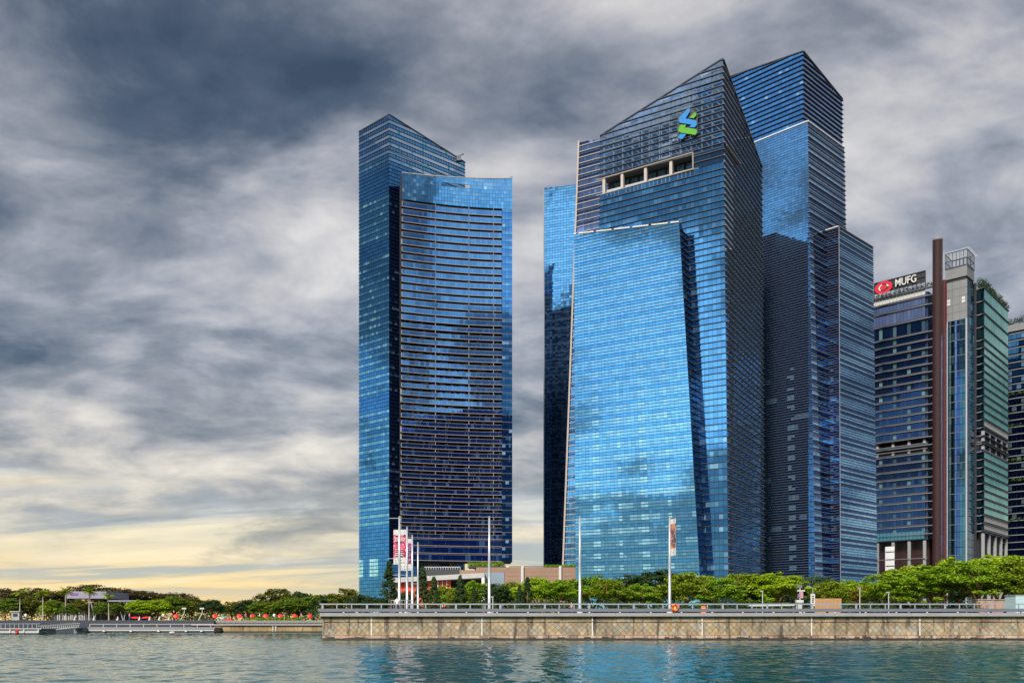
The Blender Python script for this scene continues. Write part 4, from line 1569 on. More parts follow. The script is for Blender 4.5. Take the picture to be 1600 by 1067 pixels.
# ---------------------------------------------------------------- quay wall
def clip_poly(pts, axis, lim, keep_less):
    out = []
    n = len(pts)
    for i in range(n):
        a, b = pts[i], pts[(i + 1) % n]
        ia = a[axis] <= lim if keep_less else a[axis] >= lim
        ib = b[axis] <= lim if keep_less else b[axis] >= lim
        if ia:
            out.append(a)
        if ia != ib:
            t = (lim - a[axis]) / (b[axis] - a[axis])
            out.append((lerp(a[0], b[0], t), lerp(a[1], b[1], t)))
    return out


def quay():
    rg = random.Random(21)
    XE = 62.0
    zt = lambda py: WZ(py, QY)
    root = thing('quay_wall', 'stone quay wall with diamond-set tiles facing the water', 'quay wall', (QX, QY, 0))
    m = MB()
    m.box(QX, 400, QY + .06, QY + .66, -1.5, zt(962.6), 'grout')
    m.build('wall_core', root)
    # coping
    x = QX - .3
    while x < XE:
        w = 2.98
        m = MB()
        m.box(x, x + w - .015, QY - .35 + rg.uniform(-.008, .008), QY + .9, zt(962.4), zt(957.2) + rg.uniform(-.008, .008), 'coping')
        m.build('coping_stone', root)
        x += w
    m = MB()
    m.box(x, 400, QY - .35, QY + .9, zt(962.4), zt(957.2), 'coping')
    m.build('coping_run', root)
    # upper band of plain slabs
    x = QX + .05
    z0, z1 = zt(969.6), zt(962.7)
    while x < XE:
        w = rg.choice([1.1, 1.4, 1.75, 2.1])
        m = MB()
        m.box(x, x + w - .03, QY - rg.uniform(0, .025), QY + .1, z0, z1, 'stone_band', (rg.random(), 0, 0))
        m.build('band_slab', root)
        x += w
    # string course
    x = QX
    while x < XE:
        m = MB()
        m.box(x, x + 2.2, QY - .10, QY + .1, zt(971.0), zt(969.8), 'stone_base', (rg.uniform(.3, 1), 0, 0))
        m.build('string_course', root)
        x += 2.21
    # diamond tiles
    zlo, zhi = zt(991.8), zt(971.3)
    d = 0.60
    cnt = 0
    rest = MB()
    tiles = []
    joints = [WX(px, QY) for px in (580.5, 753, 925.5, 1097, 1268, 1437, 1607)]
    for i in range(int((XE - QX) / d * 2) + 2):
        for j in range(-1, 6):
            cx = QX + .05 + i * d / 2
            cz = zlo - .12 + j * d + (d / 2 if i % 2 else 0)
            h = d / 2 - .017
            poly = [(cx - h, cz), (cx, cz - h), (cx + h, cz), (cx, cz + h)]
            for ax, lim, less in ((1, zhi, True), (1, zlo, False), (0, QX, False)):
                if len(poly) >= 3:
                    poly = clip_poly(poly, ax, lim, less)
            if len(poly) < 3:
                continue
            area = abs(sum(a[0] * b[1] - b[0] * a[1] for a, b in zip(poly, poly[1:] + poly[:1]))) / 2
            if area < .008:
                continue
            tiles.append((area, cx, poly))
    order = sorted(tiles, key=lambda t: (-(t[0] > .1), abs(t[1] - 16)))
    for k, (area, cx, poly) in enumerate(order):
        y0 = QY - rg.uniform(.0, .035)
        cl = mnoise.noise(Vector((cx * .16, 2.0, 0.0))) * .35
        col = (min(1, max(0, rg.random() * .8 + .1 + cl)), 0, 0)
        tx, tz = rg.gauss(0, .012), rg.gauss(0, .012)
        mx, mz = sum(p[0] for p in poly) / len(poly), sum(p[1] for p in poly) / len(poly)
        fr = [(a, y0 + (a - mx) * tx + (b - mz) * tz, b) for a, b in poly]
        bk = [(a, QY + .07, b) for a, b in poly]
        if k < 300 and area > .1:
            m = MB()
            m.hexa(bk, fr, 'stone_tile', col)
            m.build('diamond_tile', root)
        else:
            rest.hexa(bk, fr, 'stone_tile', col)
    rest.build('diamond_tiling', root, kind='stuff')
    # joints
    for x in joints:
        m = MB()
        m.box(x - .05, x + .05, QY - .06, QY + .08, zt(995), zt(963), 'ledge_white')
        m.build('joint_strip', root)
    # base course
    x = QX - .05
    while x < XE:
        w = rg.uniform(.7, 1.25)
        m = MB()
        m.box(x, x + w - .03, QY - .22 + rg.uniform(-.03, .03), QY + .1, zt(996.6) + rg.uniform(-.02, .02), zt(992.2), 'stone_base', (rg.random(), 0, 0))
        m.build('base_stone', root)
        x += w
    m = MB()
    x = QX - .05
    while x < XE:
        w = rg.uniform(.25, .8)
        m.box(x, x + w, QY - .30 + rg.uniform(-.05, .05), QY + .1, -.3, zt(996.8) + rg.uniform(-.02, .16) * (1 if rg.random() < .6 else .2), 'weed')
        x += w
    m.build('tidal_growth', root, kind='stuff')
    m = MB()
    m.box(XE, 400, QY, QY + .1, -.3, zt(962.6), 'stone_band')
    m.build('plain_run', root)

    # railing
    rl = thing('promenade_railing', 'long grey steel railing along the promenade above the stone quay', 'railing', (QX, QY + .2, zt(957)))
    yr = QY + .15
    m = MB()
    m.box(QX - .4, 120, yr - .05, yr + .05, zt(944.2), zt(942.4), 'rail_steel')
    m.build('top_rail', rl)
    m = MB()
    m.box(QX - .5, 120, yr - .25, yr + .35, zt(955.2), zt(950.4), 'beam_slate')
    m.build('lower_beam', rl)
    x = QX - .2
    k = 0
    while x < 64:
        m = MB()
        m.box(x, x + (.10 if k % 3 else .2), yr - .03, yr + .03, zt(950.5), zt(944.1), 'rail_steel')
        m.build('post', rl)
        m = MB()
        m.box(x + .1, x + .28, yr - .12, yr + .2, zt(957.2), zt(955.1), 'steel_dark')
        m.build('foot_block', rl)
        x += 1.5
        k += 1
    # small step lights under the beam
    for x in [QX + 2 + i * 3.1 for i in range(24)]:
        m = MB()
        m.box(x, x + .16, yr - .26, yr - .18, zt(957), zt(955.6), 'paint_white')
        m.build('step_light', rl)


quay()

# ---------------------------------------------------------------- flagpoles, banners, lifebuoy
PY = 99.0


def flagpole(x, y, label, arms=(), h=9.9):
    t = thing('flagpole', label, 'flagpole', (x, y, GZ), 'white flagpoles along the promenade')
    m = MB()
    m.tube([(0, 0, 0), (0, 0, 5), (0, 0, h)], [.16, .13, .09], 'pole_white', 10)
    sub('shaft', m.mesh('shaft', True), t)
    m = MB()
    m.tube([(0, 0, 0), (0, 0, .25)], [.3, .28], 'concrete_light', 10)
    sub('base_plate', m.mesh('base_plate', True), t)
    m = MB()
    m.tube([(0, 0, h), (0, 0, h + .12)], [.12, .05], 'pole_white', 8)
    sub('finial', m.mesh('finial', True), t)
    for z, ln in arms:
        m = MB()
        m.bar((-.05, 0, z), (-ln, 0, z), .06, 'rail_steel')
        sub('banner_arm', m.mesh('banner_arm'), t)
    return t


flagpole(WX(624, 99), 99.0, 'nearest flagpole of the cluster of four, with two bare arms', [(9.8, 1.15), (5.65, 1.2)])
flagpole(WX(636, 109.3), 109.3, 'second flagpole of the cluster of four, carrying the larger pink poster banner', [(8.6, 1.6), (4.5, 1.6)])
flagpole(WX(644.2, 119.4), 119.4, 'third flagpole of the cluster of four, carrying the half hidden dark banner', [(8.6, 1.6), (4.5, 1.6)])
flagpole(WX(653, 129.5), 129.5, 'shortest looking farthest flagpole of the cluster of four, without banner', [(4.4, 1.1)])
flagpole(WX(764.5, PY), PY, 'single bare flagpole in front of the brown podium')
flagpole(WX(906, PY), PY, 'single bare flagpole in front of the left edge of the big tower')
flagpole(WX(1046.3, PY), PY, 'single flagpole beside the lifebuoy, carrying a narrow white banner')


def postermat(name, base, a, b, seed):
    g = newmat(name)
    ob = g.n('ShaderNodeTexCoord').outputs['Object']
    mp = g.n('ShaderNodeMapping', {'Vector': ob, 'Location': (seed, seed * 2, seed), 'Scale': (1.0, 1.0, 1.0)}).outputs[0]
    n1 = g.noise(mp, 2.2, 5.0, 0.6, 0.6)
    n2 = g.noise(mp, 5.0, 4.0, 0.6, 0.3)
    c = g.mix(g.smooth(n1, .42, .58), (*base, 1), (*a, 1))
    c = g.mix(g.smooth(n2, .55, .66), c, (*b, 1))
    finish(g, g.n('ShaderNodeBsdfPrincipled', {'Base Color': c, 'Roughness': .6}).outputs[0])


postermat('poster_pink', (0.05, 0.010, 0.030), (0.62, 0.05, 0.13), (0.78, 0.28, 0.38), 1.3)
postermat('poster_dark', (0.015, 0.012, 0.025), (0.30, 0.02, 0.10), (0.32, 0.25, 0.55), 4.1)
postermat('poster_side', (0.04, 0.04, 0.05), (0.45, 0.16, 0.06), (0.35, 0.28, 0.5), 7.7)


def banner(x, y, z0, z1, w, label, poster, rz=0.0, digits=None):
    """cloth banner: white head and foot strips, printed middle"""
    t = thing('banner', label, 'banner', (x, y, GZ), 'promenade banners', rz)
    h = z1 - z0
    zz = [z0, z0 + .20 * h, z0 + .86 * h, z1]
    for (a, b, mt, nm) in ((zz[0], zz[1], 'sign_white', 'foot_strip'), (zz[1], zz[2], poster, 'poster'), (zz[2], zz[3], 'sign_white', 'head_strip')):
        m = MB()
        n = 6
        for i in range(n):
            x0, x1 = -w * (i + 1) / n, -w * i / n
            c = lambda q: .06 * math.sin(q / w * 5)
            m.hexa([(x0, c(x0), a), (x1, c(x1), a), (x1, c(x1) + .02, a), (x0, c(x0) + .02, a)],
                   [(x0, c(x0), b), (x1, c(x1), b), (x1, c(x1) + .02, b), (x0, c(x0) + .02, b)], mt)
        sub(nm, m.mesh(nm), t)
    if digits:
        me = text_mesh('2020', .62, .01)
        me.materials.append(MATS['sign_white'])
        o = sub('lettering', me, t, (-w + .08, -.09, zz[2] - .75), (R(90), 0, 0))
    # small grey print on the foot strip, too small to read
    m = MB()
    rg = random.Random(int(w * 100))
    for k in range(7):
        xx = -w + .15 + (k % 4) * w * .22
        za = zz[0] + .18 + (k // 4) * .3
        m.box(xx, xx + .2 * rg.uniform(.6, 1), -.09, -.08, za, za + .07, 'ledge_grey')
    sub('small_print', m.mesh('small_print'), t)
    if digits:
        m = MB()
        for k in range(4):
            m.box(-w + .2, -w * rg.uniform(.12, .3), -.092, -.082, zz[1] + .2 + k * .22, zz[1] + .29 + k * .22, 'cloth_pink' if k > 1 else 'sign_white')
        m.box(-w + .25, -.25, -.092, -.082, zz[2] - .12, zz[2] - .05, 'sign_white')
        sub('print_lines', m.mesh('print_lines'), t)
    return t


banner(WX(636, 109.3) - .1, 109.3, 5.7, 9.65, 1.45, 'pink and red poster banner numbered 2020 with white head and foot', 'poster_pink', digits=True)
banner(WX(644.2, 119.4) - .1, 119.4, 5.6, 9.55, 1.45, 'dark poster banner half hidden behind the pink one', 'poster_dark')
banner(WX(1046.3, PY) + .1, PY, 5.9, 9.7, 1.0, 'narrow white banner seen nearly edge-on beside the lifebuoy', 'poster_side', R(116))


def lifebuoy():
    x, y, z = WX(1054.2, QY), QY - .18, WZ(949, QY)
    t = thing('lifebuoy', 'round orange lifebuoy hung on the promenade railing', 'lifebuoy', (x, y, z))
    Rr, r = .30, .085
    for k in range(8):
        m = MB()
        n = 6
        a0, a1 = 2 * math.pi * k / 8, 2 * math.pi * (k + 1) / 8
        pts = [(Rr * math.cos(lerp(a0, a1, i / n)), 0, Rr * math.sin(lerp(a0, a1, i / n))) for i in range(n + 1)]
        m.tube(pts, [r] * (n + 1), 'paint_orange' if k % 2 == 0 else 'paint_red', 8, cap=False)
        sub('ring_segment', m.mesh('ring_segment', True), t)
    m = MB()
    m.box(-.12, .12, .04, .08, -.16, .16, 'paint_yellow')
    sub('holder_plate', m.mesh('holder_plate'), t)


lifebuoy()


# ---------------------------------------------------------------- people
def person_mesh(name, shirt, legs, hat, seed=0):
    import bpy as _b
    me = bpy.data.meshes.new(name)
    J = {'pel': (0, 0, .92), 'wai': (0, 0, 1.10), 'che': (0, 0, 1.32), 'nec': (0, 0, 1.47), 'hd0': (0, -.02, 1.56), 'hd1': (0, -.02, 1.67),
         'hl': (.10, 0, .88), 'kl': (.11, -.02, .49), 'al': (.11, .02, .08), 'tl': (.12, -.14, .03),
         'hr': (-.10, 0, .88), 'kr': (-.11, .03, .49), 'ar': (-.11, .06, .08), 'tr': (-.12, -.09, .03),
         'sl': (.19, 0, 1.39), 'el': (.25, .03, 1.12), 'wl': (.24, -.08, .88), 'fl': (.24, -.11, .78),
         'sr': (-.19, 0, 1.39), 'er': (-.25, .02, 1.12), 'wr': (-.23, -.12, .92), 'fr': (-.22, -.17, .84)}
    rad = {'pel': .15, 'wai': .13, 'che': .155, 'nec': .06, 'hd0': .085, 'hd1': .10, 'hl': .10, 'kl': .065, 'al': .045, 'tl': .04,
           'hr': .10, 'kr': .065, 'ar': .045, 'tr': .04, 'sl': .07, 'el': .048, 'wl': .034, 'fl': .03, 'sr': .07, 'er': .048, 'wr': .034, 'fr': .03}
    keys = list(J)
    ed = [('pel', 'wai'), ('wai', 'che'), ('che', 'nec'), ('nec', 'hd0'), ('hd0', 'hd1'), ('pel', 'hl'), ('hl', 'kl'), ('kl', 'al'), ('al', 'tl'),
          ('pel', 'hr'), ('hr', 'kr'), ('kr', 'ar'), ('ar', 'tr'), ('che', 'sl'), ('sl', 'el'), ('el', 'wl'), ('wl', 'fl'), ('che', 'sr'), ('sr', 'er'), ('er', 'wr'), ('wr', 'fr')]
    me.from_pydata([J[k] for k in keys], [(keys.index(a), keys.index(b)) for a, b in ed], [])
    ob = bpy.data.objects.new(name, me)
    COL.objects.link(ob)
    sk = ob.modifiers.new('skin', 'SKIN')
    sk.use_smooth_shade = True
    if not me.skin_vertices:
        bpy.context.view_layer.objects.active = ob
        bpy.ops.mesh.customdata_skin_add()
    for k, sv in zip(keys, me.skin_vertices[0].data):
        sv.radius = (rad[k], rad[k] * (.75 if k in ('pel', 'wai', 'che') else 1))
        sv.use_root = (k == 'pel')
    ss = ob.modifiers.new('sub', 'SUBSURF')
    ss.levels = ss.render_levels = 1
    bpy.context.view_layer.update()
    dg = bpy.context.evaluated_depsgraph_get()
    out = bpy.data.meshes.new_from_object(ob.evaluated_get(dg))
    out.name = name
    COL.objects.unlink(ob)
    bpy.data.objects.remove(ob)
    out.materials.clear()
    for mn in ('skin', shirt, legs, hat, 'hair'):
        out.materials.append(MATS[mn])
    for p in out.polygons:
        c = p.center
        k = 0
        if c.z < .10:
            k = 2
        elif c.z < .95 and abs(c.x) < .20:
            k = 2
        elif c.z < 1.46 and (abs(c.x) < .20 or c.z > 1.15):
            k = 1
        elif c.z > 1.64 or (c.z > 1.55 and c.y > .03):
            k = 3
        p.material_index = k
    out.polygons.foreach_set('use_smooth', [True] * len(out.polygons))
    return out


PM1 = person_mesh('person', 'cloth_white', 'cloth_dark', 'paint_red')
PM2 = person_mesh('person', 'cloth_pink', 'cloth_blue', 'hair')
PM3 = person_mesh('person', 'cloth_white', 'cloth_blue', 'hair')
PM4 = person_mesh('person', 'cloth_dark', 'cloth_dark', 'hair')


def person(me, x, y, z, rz, label, s=1.0, group=None):
    o = bpy.data.objects.new('person', me)
    COL.objects.link(o)
    o.location = (x, y, z)
    o.rotation_euler = (0, 0, rz)
    o.scale = (s, s, s)
    return tag(o, label, 'person', group)


person(PM1, WX(620.5, 98.6), 98.6, GZ + .006, R(20), 'person in white top and red cap standing behind the railing at the nearest pole', .97)
person(PM2, WX(893, 101), 101, GZ + .006, R(-60), 'small person in pale pink top behind the railing, left of the bare pole', .72)


# ---------------------------------------------------------------- trees
def branch_tree(seed, leaf, height=6.5, radius=4.3, fork=1.0, flat=.42, clumps=120, per=80, size=.36, bark='bark', dome=.55):
    """spreading tree: forked tapered limbs and a layered crown of flattened leaf clumps"""
    rg = random.Random(seed)
    tr = MB()
    cr = MB()
    tips = []
    tr.tube([(0, 0, -.1), (rg.uniform(-.08, .08), rg.uniform(-.08, .08), fork)], [.20, .15], bark, 7)
    nl = rg.randint(4, 6)
    for i in range(nl):
        a = 2 * math.pi * i / nl + rg.uniform(-.4, .4)
        rr = radius * rg.uniform(.45, .75)
        zz = height * rg.uniform(.62, .86)
        p0 = Vector((0, 0, fork - .1))
        p1 = Vector((math.cos(a) * rr * .35, math.sin(a) * rr * .35, lerp(fork, zz, .5)))
        p2 = Vector((math.cos(a) * rr, math.sin(a) * rr, zz))
        tr.tube([p0, p1, p2], [.13, .09, .04], bark, 6)
        for q in range(2):
            b = a + rg.uniform(-.8, .8)
            p3 = p1 + Vector((math.cos(b) * rr * .6, math.sin(b) * rr * .6, (zz - p1.z) * rg.uniform(.5, 1.0)))
            tr.tube([p1, p3], [.07, .025], bark, 5)
    blobs = []
    for i in range(clumps):
        a = rg.uniform(0, 2 * math.pi)
        t = math.sqrt(rg.random())
        lvl = rg.random()
        # umbrella profile: the outline sinks towards the rim
        top = height * (1 - dome * .55 * t ** 2.2)
        bot = lerp(fork + .35, height * .55, rg.random() * (1 - .5 * t))
        zc = lerp(bot, top, lvl ** .5)
        k = radius * (1 + .22 * mnoise.noise(Vector((math.cos(a) * 1.3 + seed, math.sin(a) * 1.3, seed * .7))))
        r = radius * rg.uniform(.11, .27)
        blobs.append(((math.cos(a) * t * (k - r), math.sin(a) * t * (k - r), zc - r * flat), r, r * flat))
    leaf_blob(cr, blobs, leaf, per, size, rg, .6, .62)
    return tr.mesh('trunk', True), cr.mesh('crown')


def conifer_tree(seed, height=8.0, radius=1.75):
    rg = random.Random(seed)
    tr, cr = MB(), MB()
    tr.tube([(0, 0, -.1), (0, 0, height * .95)], [.16, .03], 'bark', 7)
    blobs = []
    for i in range(170):
        t = rg.random() ** .9
        z = lerp(.5, height, t)
        rr = radius * (1 - t) ** .8 + .08
        a = rg.uniform(0, 6.283)
        k = rg.uniform(.45, 1)
        blobs.append(((math.cos(a) * rr * k, math.sin(a) * rr * k, z), .42 * (1 - .45 * t), .30 * (1 - .3 * t)))
    leaf_blob(cr, blobs, 'leaf_dark', 60, .24, rg, .5, .25)
    return tr.mesh('trunk', True), cr.mesh('crown')


def palm_tree(seed, height=7.0):
    rg = random.Random(seed)
    tr, cr = MB(), MB()
    tr.tube([(0, 0, -.1), (.05, 0, height * .5), (.12, .05, height)], [.20, .15, .13], 'bark_grey', 8)
    for i in range(17):
        a = 6.283 * i / 17 + rg.uniform(-.15, .15)
        el = rg.uniform(.1, 1.1)
        ln = rg.uniform(2.0, 2.9)
        p = Vector((.12, .05, height))
        d = Vector((math.cos(a) * math.cos(el), math.sin(a) * math.cos(el), math.sin(el)))
        side = Vector((-math.sin(a), math.cos(a), 0))
        pts = []
        for k in range(9):
            pts.append(p.copy())
            p = p + d * (ln / 8)
            d = (d + Vector((0, 0, -.20))).normalized()
        for k in range(1, 9):
            for sgn in (-1, 1):
                for hlf in (0, .5):
                    b = pts[k - 1].lerp(pts[k], hlf)
                    w = .75 * math.sin(math.pi * min(.96, (k + hlf) / 9) ** .8)
                    tip = b + side * sgn * w + Vector((0, 0, -.45 * w)) + (pts[k] - pts[k - 1]) * .9
                    c = b + (pts[k] - pts[k - 1]) * .45
                    cr.face([tuple(b), tuple(tip), tuple(c)], 'leaf_green' if i % 4 else 'leaf_autumn', (rg.random(), 0, 0))
    return tr.mesh('trunk', True), cr.mesh('crown')


KINDS = {}
NOUN = {'lime': 'lime green', 'green': 'mid green', 'olive': 'olive green', 'dark': 'dark green', 'blue': 'grey green', 'brown': 'brownish', 'autumn': 'yellowing'}
for leaf in ('lime', 'green', 'olive', 'dark', 'blue', 'autumn'):
    KINDS[leaf] = [branch_tree(100 + hash_ * 7 + i, 'leaf_' + leaf, clumps=112, per=90, flat=.36 if leaf in ('lime', 'green') else .48, size=.33, fork={'lime': 1.4, 'olive': 1.8}.get(leaf, 1.1))
                   for i, hash_ in ((0, len(leaf) * 3 + ord(leaf[0])), (1, len(leaf) * 5 + ord(leaf[0])))]
KINDS['umbrella'] = [branch_tree(301 + i, 'leaf_brown', height=9.5, radius=8.0, fork=3.0, flat=.24, clumps=150, per=60, size=.45, dome=.35) for i in range(2)]
KINDS['shore'] = [branch_tree(321 + i, 'leaf_shore', height=6.2, radius=5.0, fork=1.3, flat=.34, clumps=105, per=70, size=.44) for i in range(2)]
KINDS['shore_dark'] = [branch_tree(331 + i, 'leaf_dark', height=7.0, radius=5.0, fork=1.3, flat=.5, clumps=105, per=70, size=.44) for i in range(2)]
KINDS['shore_lime'] = [branch_tree(341, 'leaf_lime', height=6.2, radius=5.0, fork=1.3, flat=.34, clumps=105, per=70, size=.44)]
KINDS['shore_olive'] = [branch_tree(351 + i, 'leaf_shore_olive', height=7.5, radius=5.0, fork=1.3, flat=.5, clumps=105, per=70, size=.44) for i in range(2)]
CONIFERS = [conifer_tree(401), conifer_tree(402)]
PALMS = [palm_tree(501), palm_tree(502)]
BASEH = {'umbrella': 9.5, 'shore': 6.2, 'shore_dark': 7.0, 'shore_lime': 6.2, 'shore_olive': 7.5}
tree_n = 0


def plant(name, meshes, px, top, Y, baseh, label, cat='tree', group=None, wide=1.0, z=GZ):
    global tree_n
    tree_n += 1
    h = WZ(top, Y) - z
    s = h / baseh
    t = thing(name, label, cat, (WX(px, Y), Y, z), group, rz=tree_n * 2.399)
    t.scale = (s * wide, s * wide, s)
    sub('trunk', meshes[0], t)
    sub('crown', meshes[1], t)
    return t


# trees along the quay promenade: (photo column, crown top row, distance, kind, what sets it apart)
QT = [
    (632, 920, 150, 'dark', 1.0, 'behind the cluster of four flagpoles'),
    (694, 912, 158, 'green', 1.0, 'right of the two pointed conifers'),
    (716, 916, 142, 'olive', .9, 'low in front of the red podium screen'),
    (745, 905, 158, 'green', 1.0, 'left of the single pole before the podium'),
    (776, 908, 144, 'dark', .9, 'right of the single pole before the podium'),
    (800, 905, 160, 'olive', 1.0, 'below the white podium pilaster'),
    (842, 899, 150, 'lime', 1.15, 'rising highest against the brown podium'),
    (868, 903, 138, 'green', 1.0, 'in front of the podium corner'),
    (893, 902, 150, 'olive', 1.0, 'beside the pole at the big tower edge'),
    (927, 896, 142, 'green', 1.05, 'at the lower left corner of the sloping glass shield'),
    (952, 901, 132, 'olive', 1.0, 'between the big tower pole and the dark pair'),
    (984, 893, 160, 'dark', 1.0, 'in the gap left of the tallest dark crown'),
    (1000, 908, 134, 'green', 1.0, 'lower, in front of the dark pair'),
    (1026, 886, 165, 'dark', 1.1, 'with the tallest dark crown left of the banner pole'),
    (1072, 890, 138, 'olive', 1.1, 'just right of the banner pole'),
    (1100, 896, 150, 'lime', 1.0, 'at the foot of the slanting shield edge'),
    (1128, 898, 134, 'green', 1.0, 'below the tower corner'),
    (1160, 890, 142, 'olive', 1.1, 'with forked orange trunk below the tower flank'),
    (1187, 892, 156, 'green', 1.0, 'where the two office towers meet'),
    (1213, 892, 138, 'lime', 1.15, 'left of the floodlight mast'),
    (1247, 894, 168, 'blue', 1.0, 'behind the floodlight mast'),
    (1276, 895, 160, 'blue', 1.05, 'behind the white street sign'),
    (1296, 904, 140, 'olive', .95, 'in front of the tan hoarding'),
    (1323, 903, 150, 'lime', 1.0, 'right of the tan hoarding'),
    (1352, 910, 134, 'autumn', .8, 'with yellow leaves in the dip of the row'),
    (1352, 908, 170, 'green', .8, 'behind the yellowing tree'),
    (1392, 889, 128, 'green', 1.05, 'at the left slope of the tall right clump'),
    (1428, 880, 140, 'lime', 1.1, 'below the white screen of the sign building'),
    (1462, 875, 130, 'green', 1.05, 'under the maroon mast pipe'),
    (1497, 868, 142, 'lime', 1.1, 'under the lift shaft'),
    (1530, 872, 126, 'green', 1.05, 'with thick orange trunk near the planter wall'),
    (1562, 862, 138, 'lime', 1.1, 'under the mint flank'),
    (1588, 868, 124, 'olive', 1.0, 'with dark trunk left of the teal panel'),
    (1622, 862, 132, 'lime', 1.1, 'cut by the right picture edge'),
]
for k, (px, top, Y, kind, wide, where) in enumerate(QT):
    plant('spreading_tree', KINDS[kind][k % 2], px, top, Y, 6.5, NOUN[kind] + ' spreading tree ' + where, 'tree', 'trees along the promenade', wide)
for k, (px, top, Y, wh) in enumerate([(608, 876, 142, 'tallest pointed conifer at the foot of the slim tower'), (660, 886, 140, 'pointed conifer just right of the flagpole cluster'),
                                      (678, 900, 138, 'shorter conifer second right of the flagpole cluster'), (719, 899, 140, 'conifer in front of the loggia of the podium'),
                                      (741, 915, 134, 'lowest conifer left of the podium pole'), (812, 914, 134, 'stubby conifer of the pair before the podium'),
                                      (824, 901, 136, 'slender conifer of the pair before the podium')]):
    plant('conifer_tree', CONIFERS[k % 2], px, top, Y, 8.0, wh, 'conifer', 'pointed conifers', .95)
# clipped undergrowth behind the railing
m = MB()
rg = random.Random(77)
bl = []
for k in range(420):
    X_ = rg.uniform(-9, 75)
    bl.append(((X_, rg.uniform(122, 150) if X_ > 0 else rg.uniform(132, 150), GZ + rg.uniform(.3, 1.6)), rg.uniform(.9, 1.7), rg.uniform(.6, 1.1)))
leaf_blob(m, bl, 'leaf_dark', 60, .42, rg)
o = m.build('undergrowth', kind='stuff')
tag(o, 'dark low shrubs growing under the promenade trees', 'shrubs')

# ---------------------------------------------------------------- far shore on the left
FY = 213.0
gzf = GZ
zf = lambda py: WZ(py, FY)


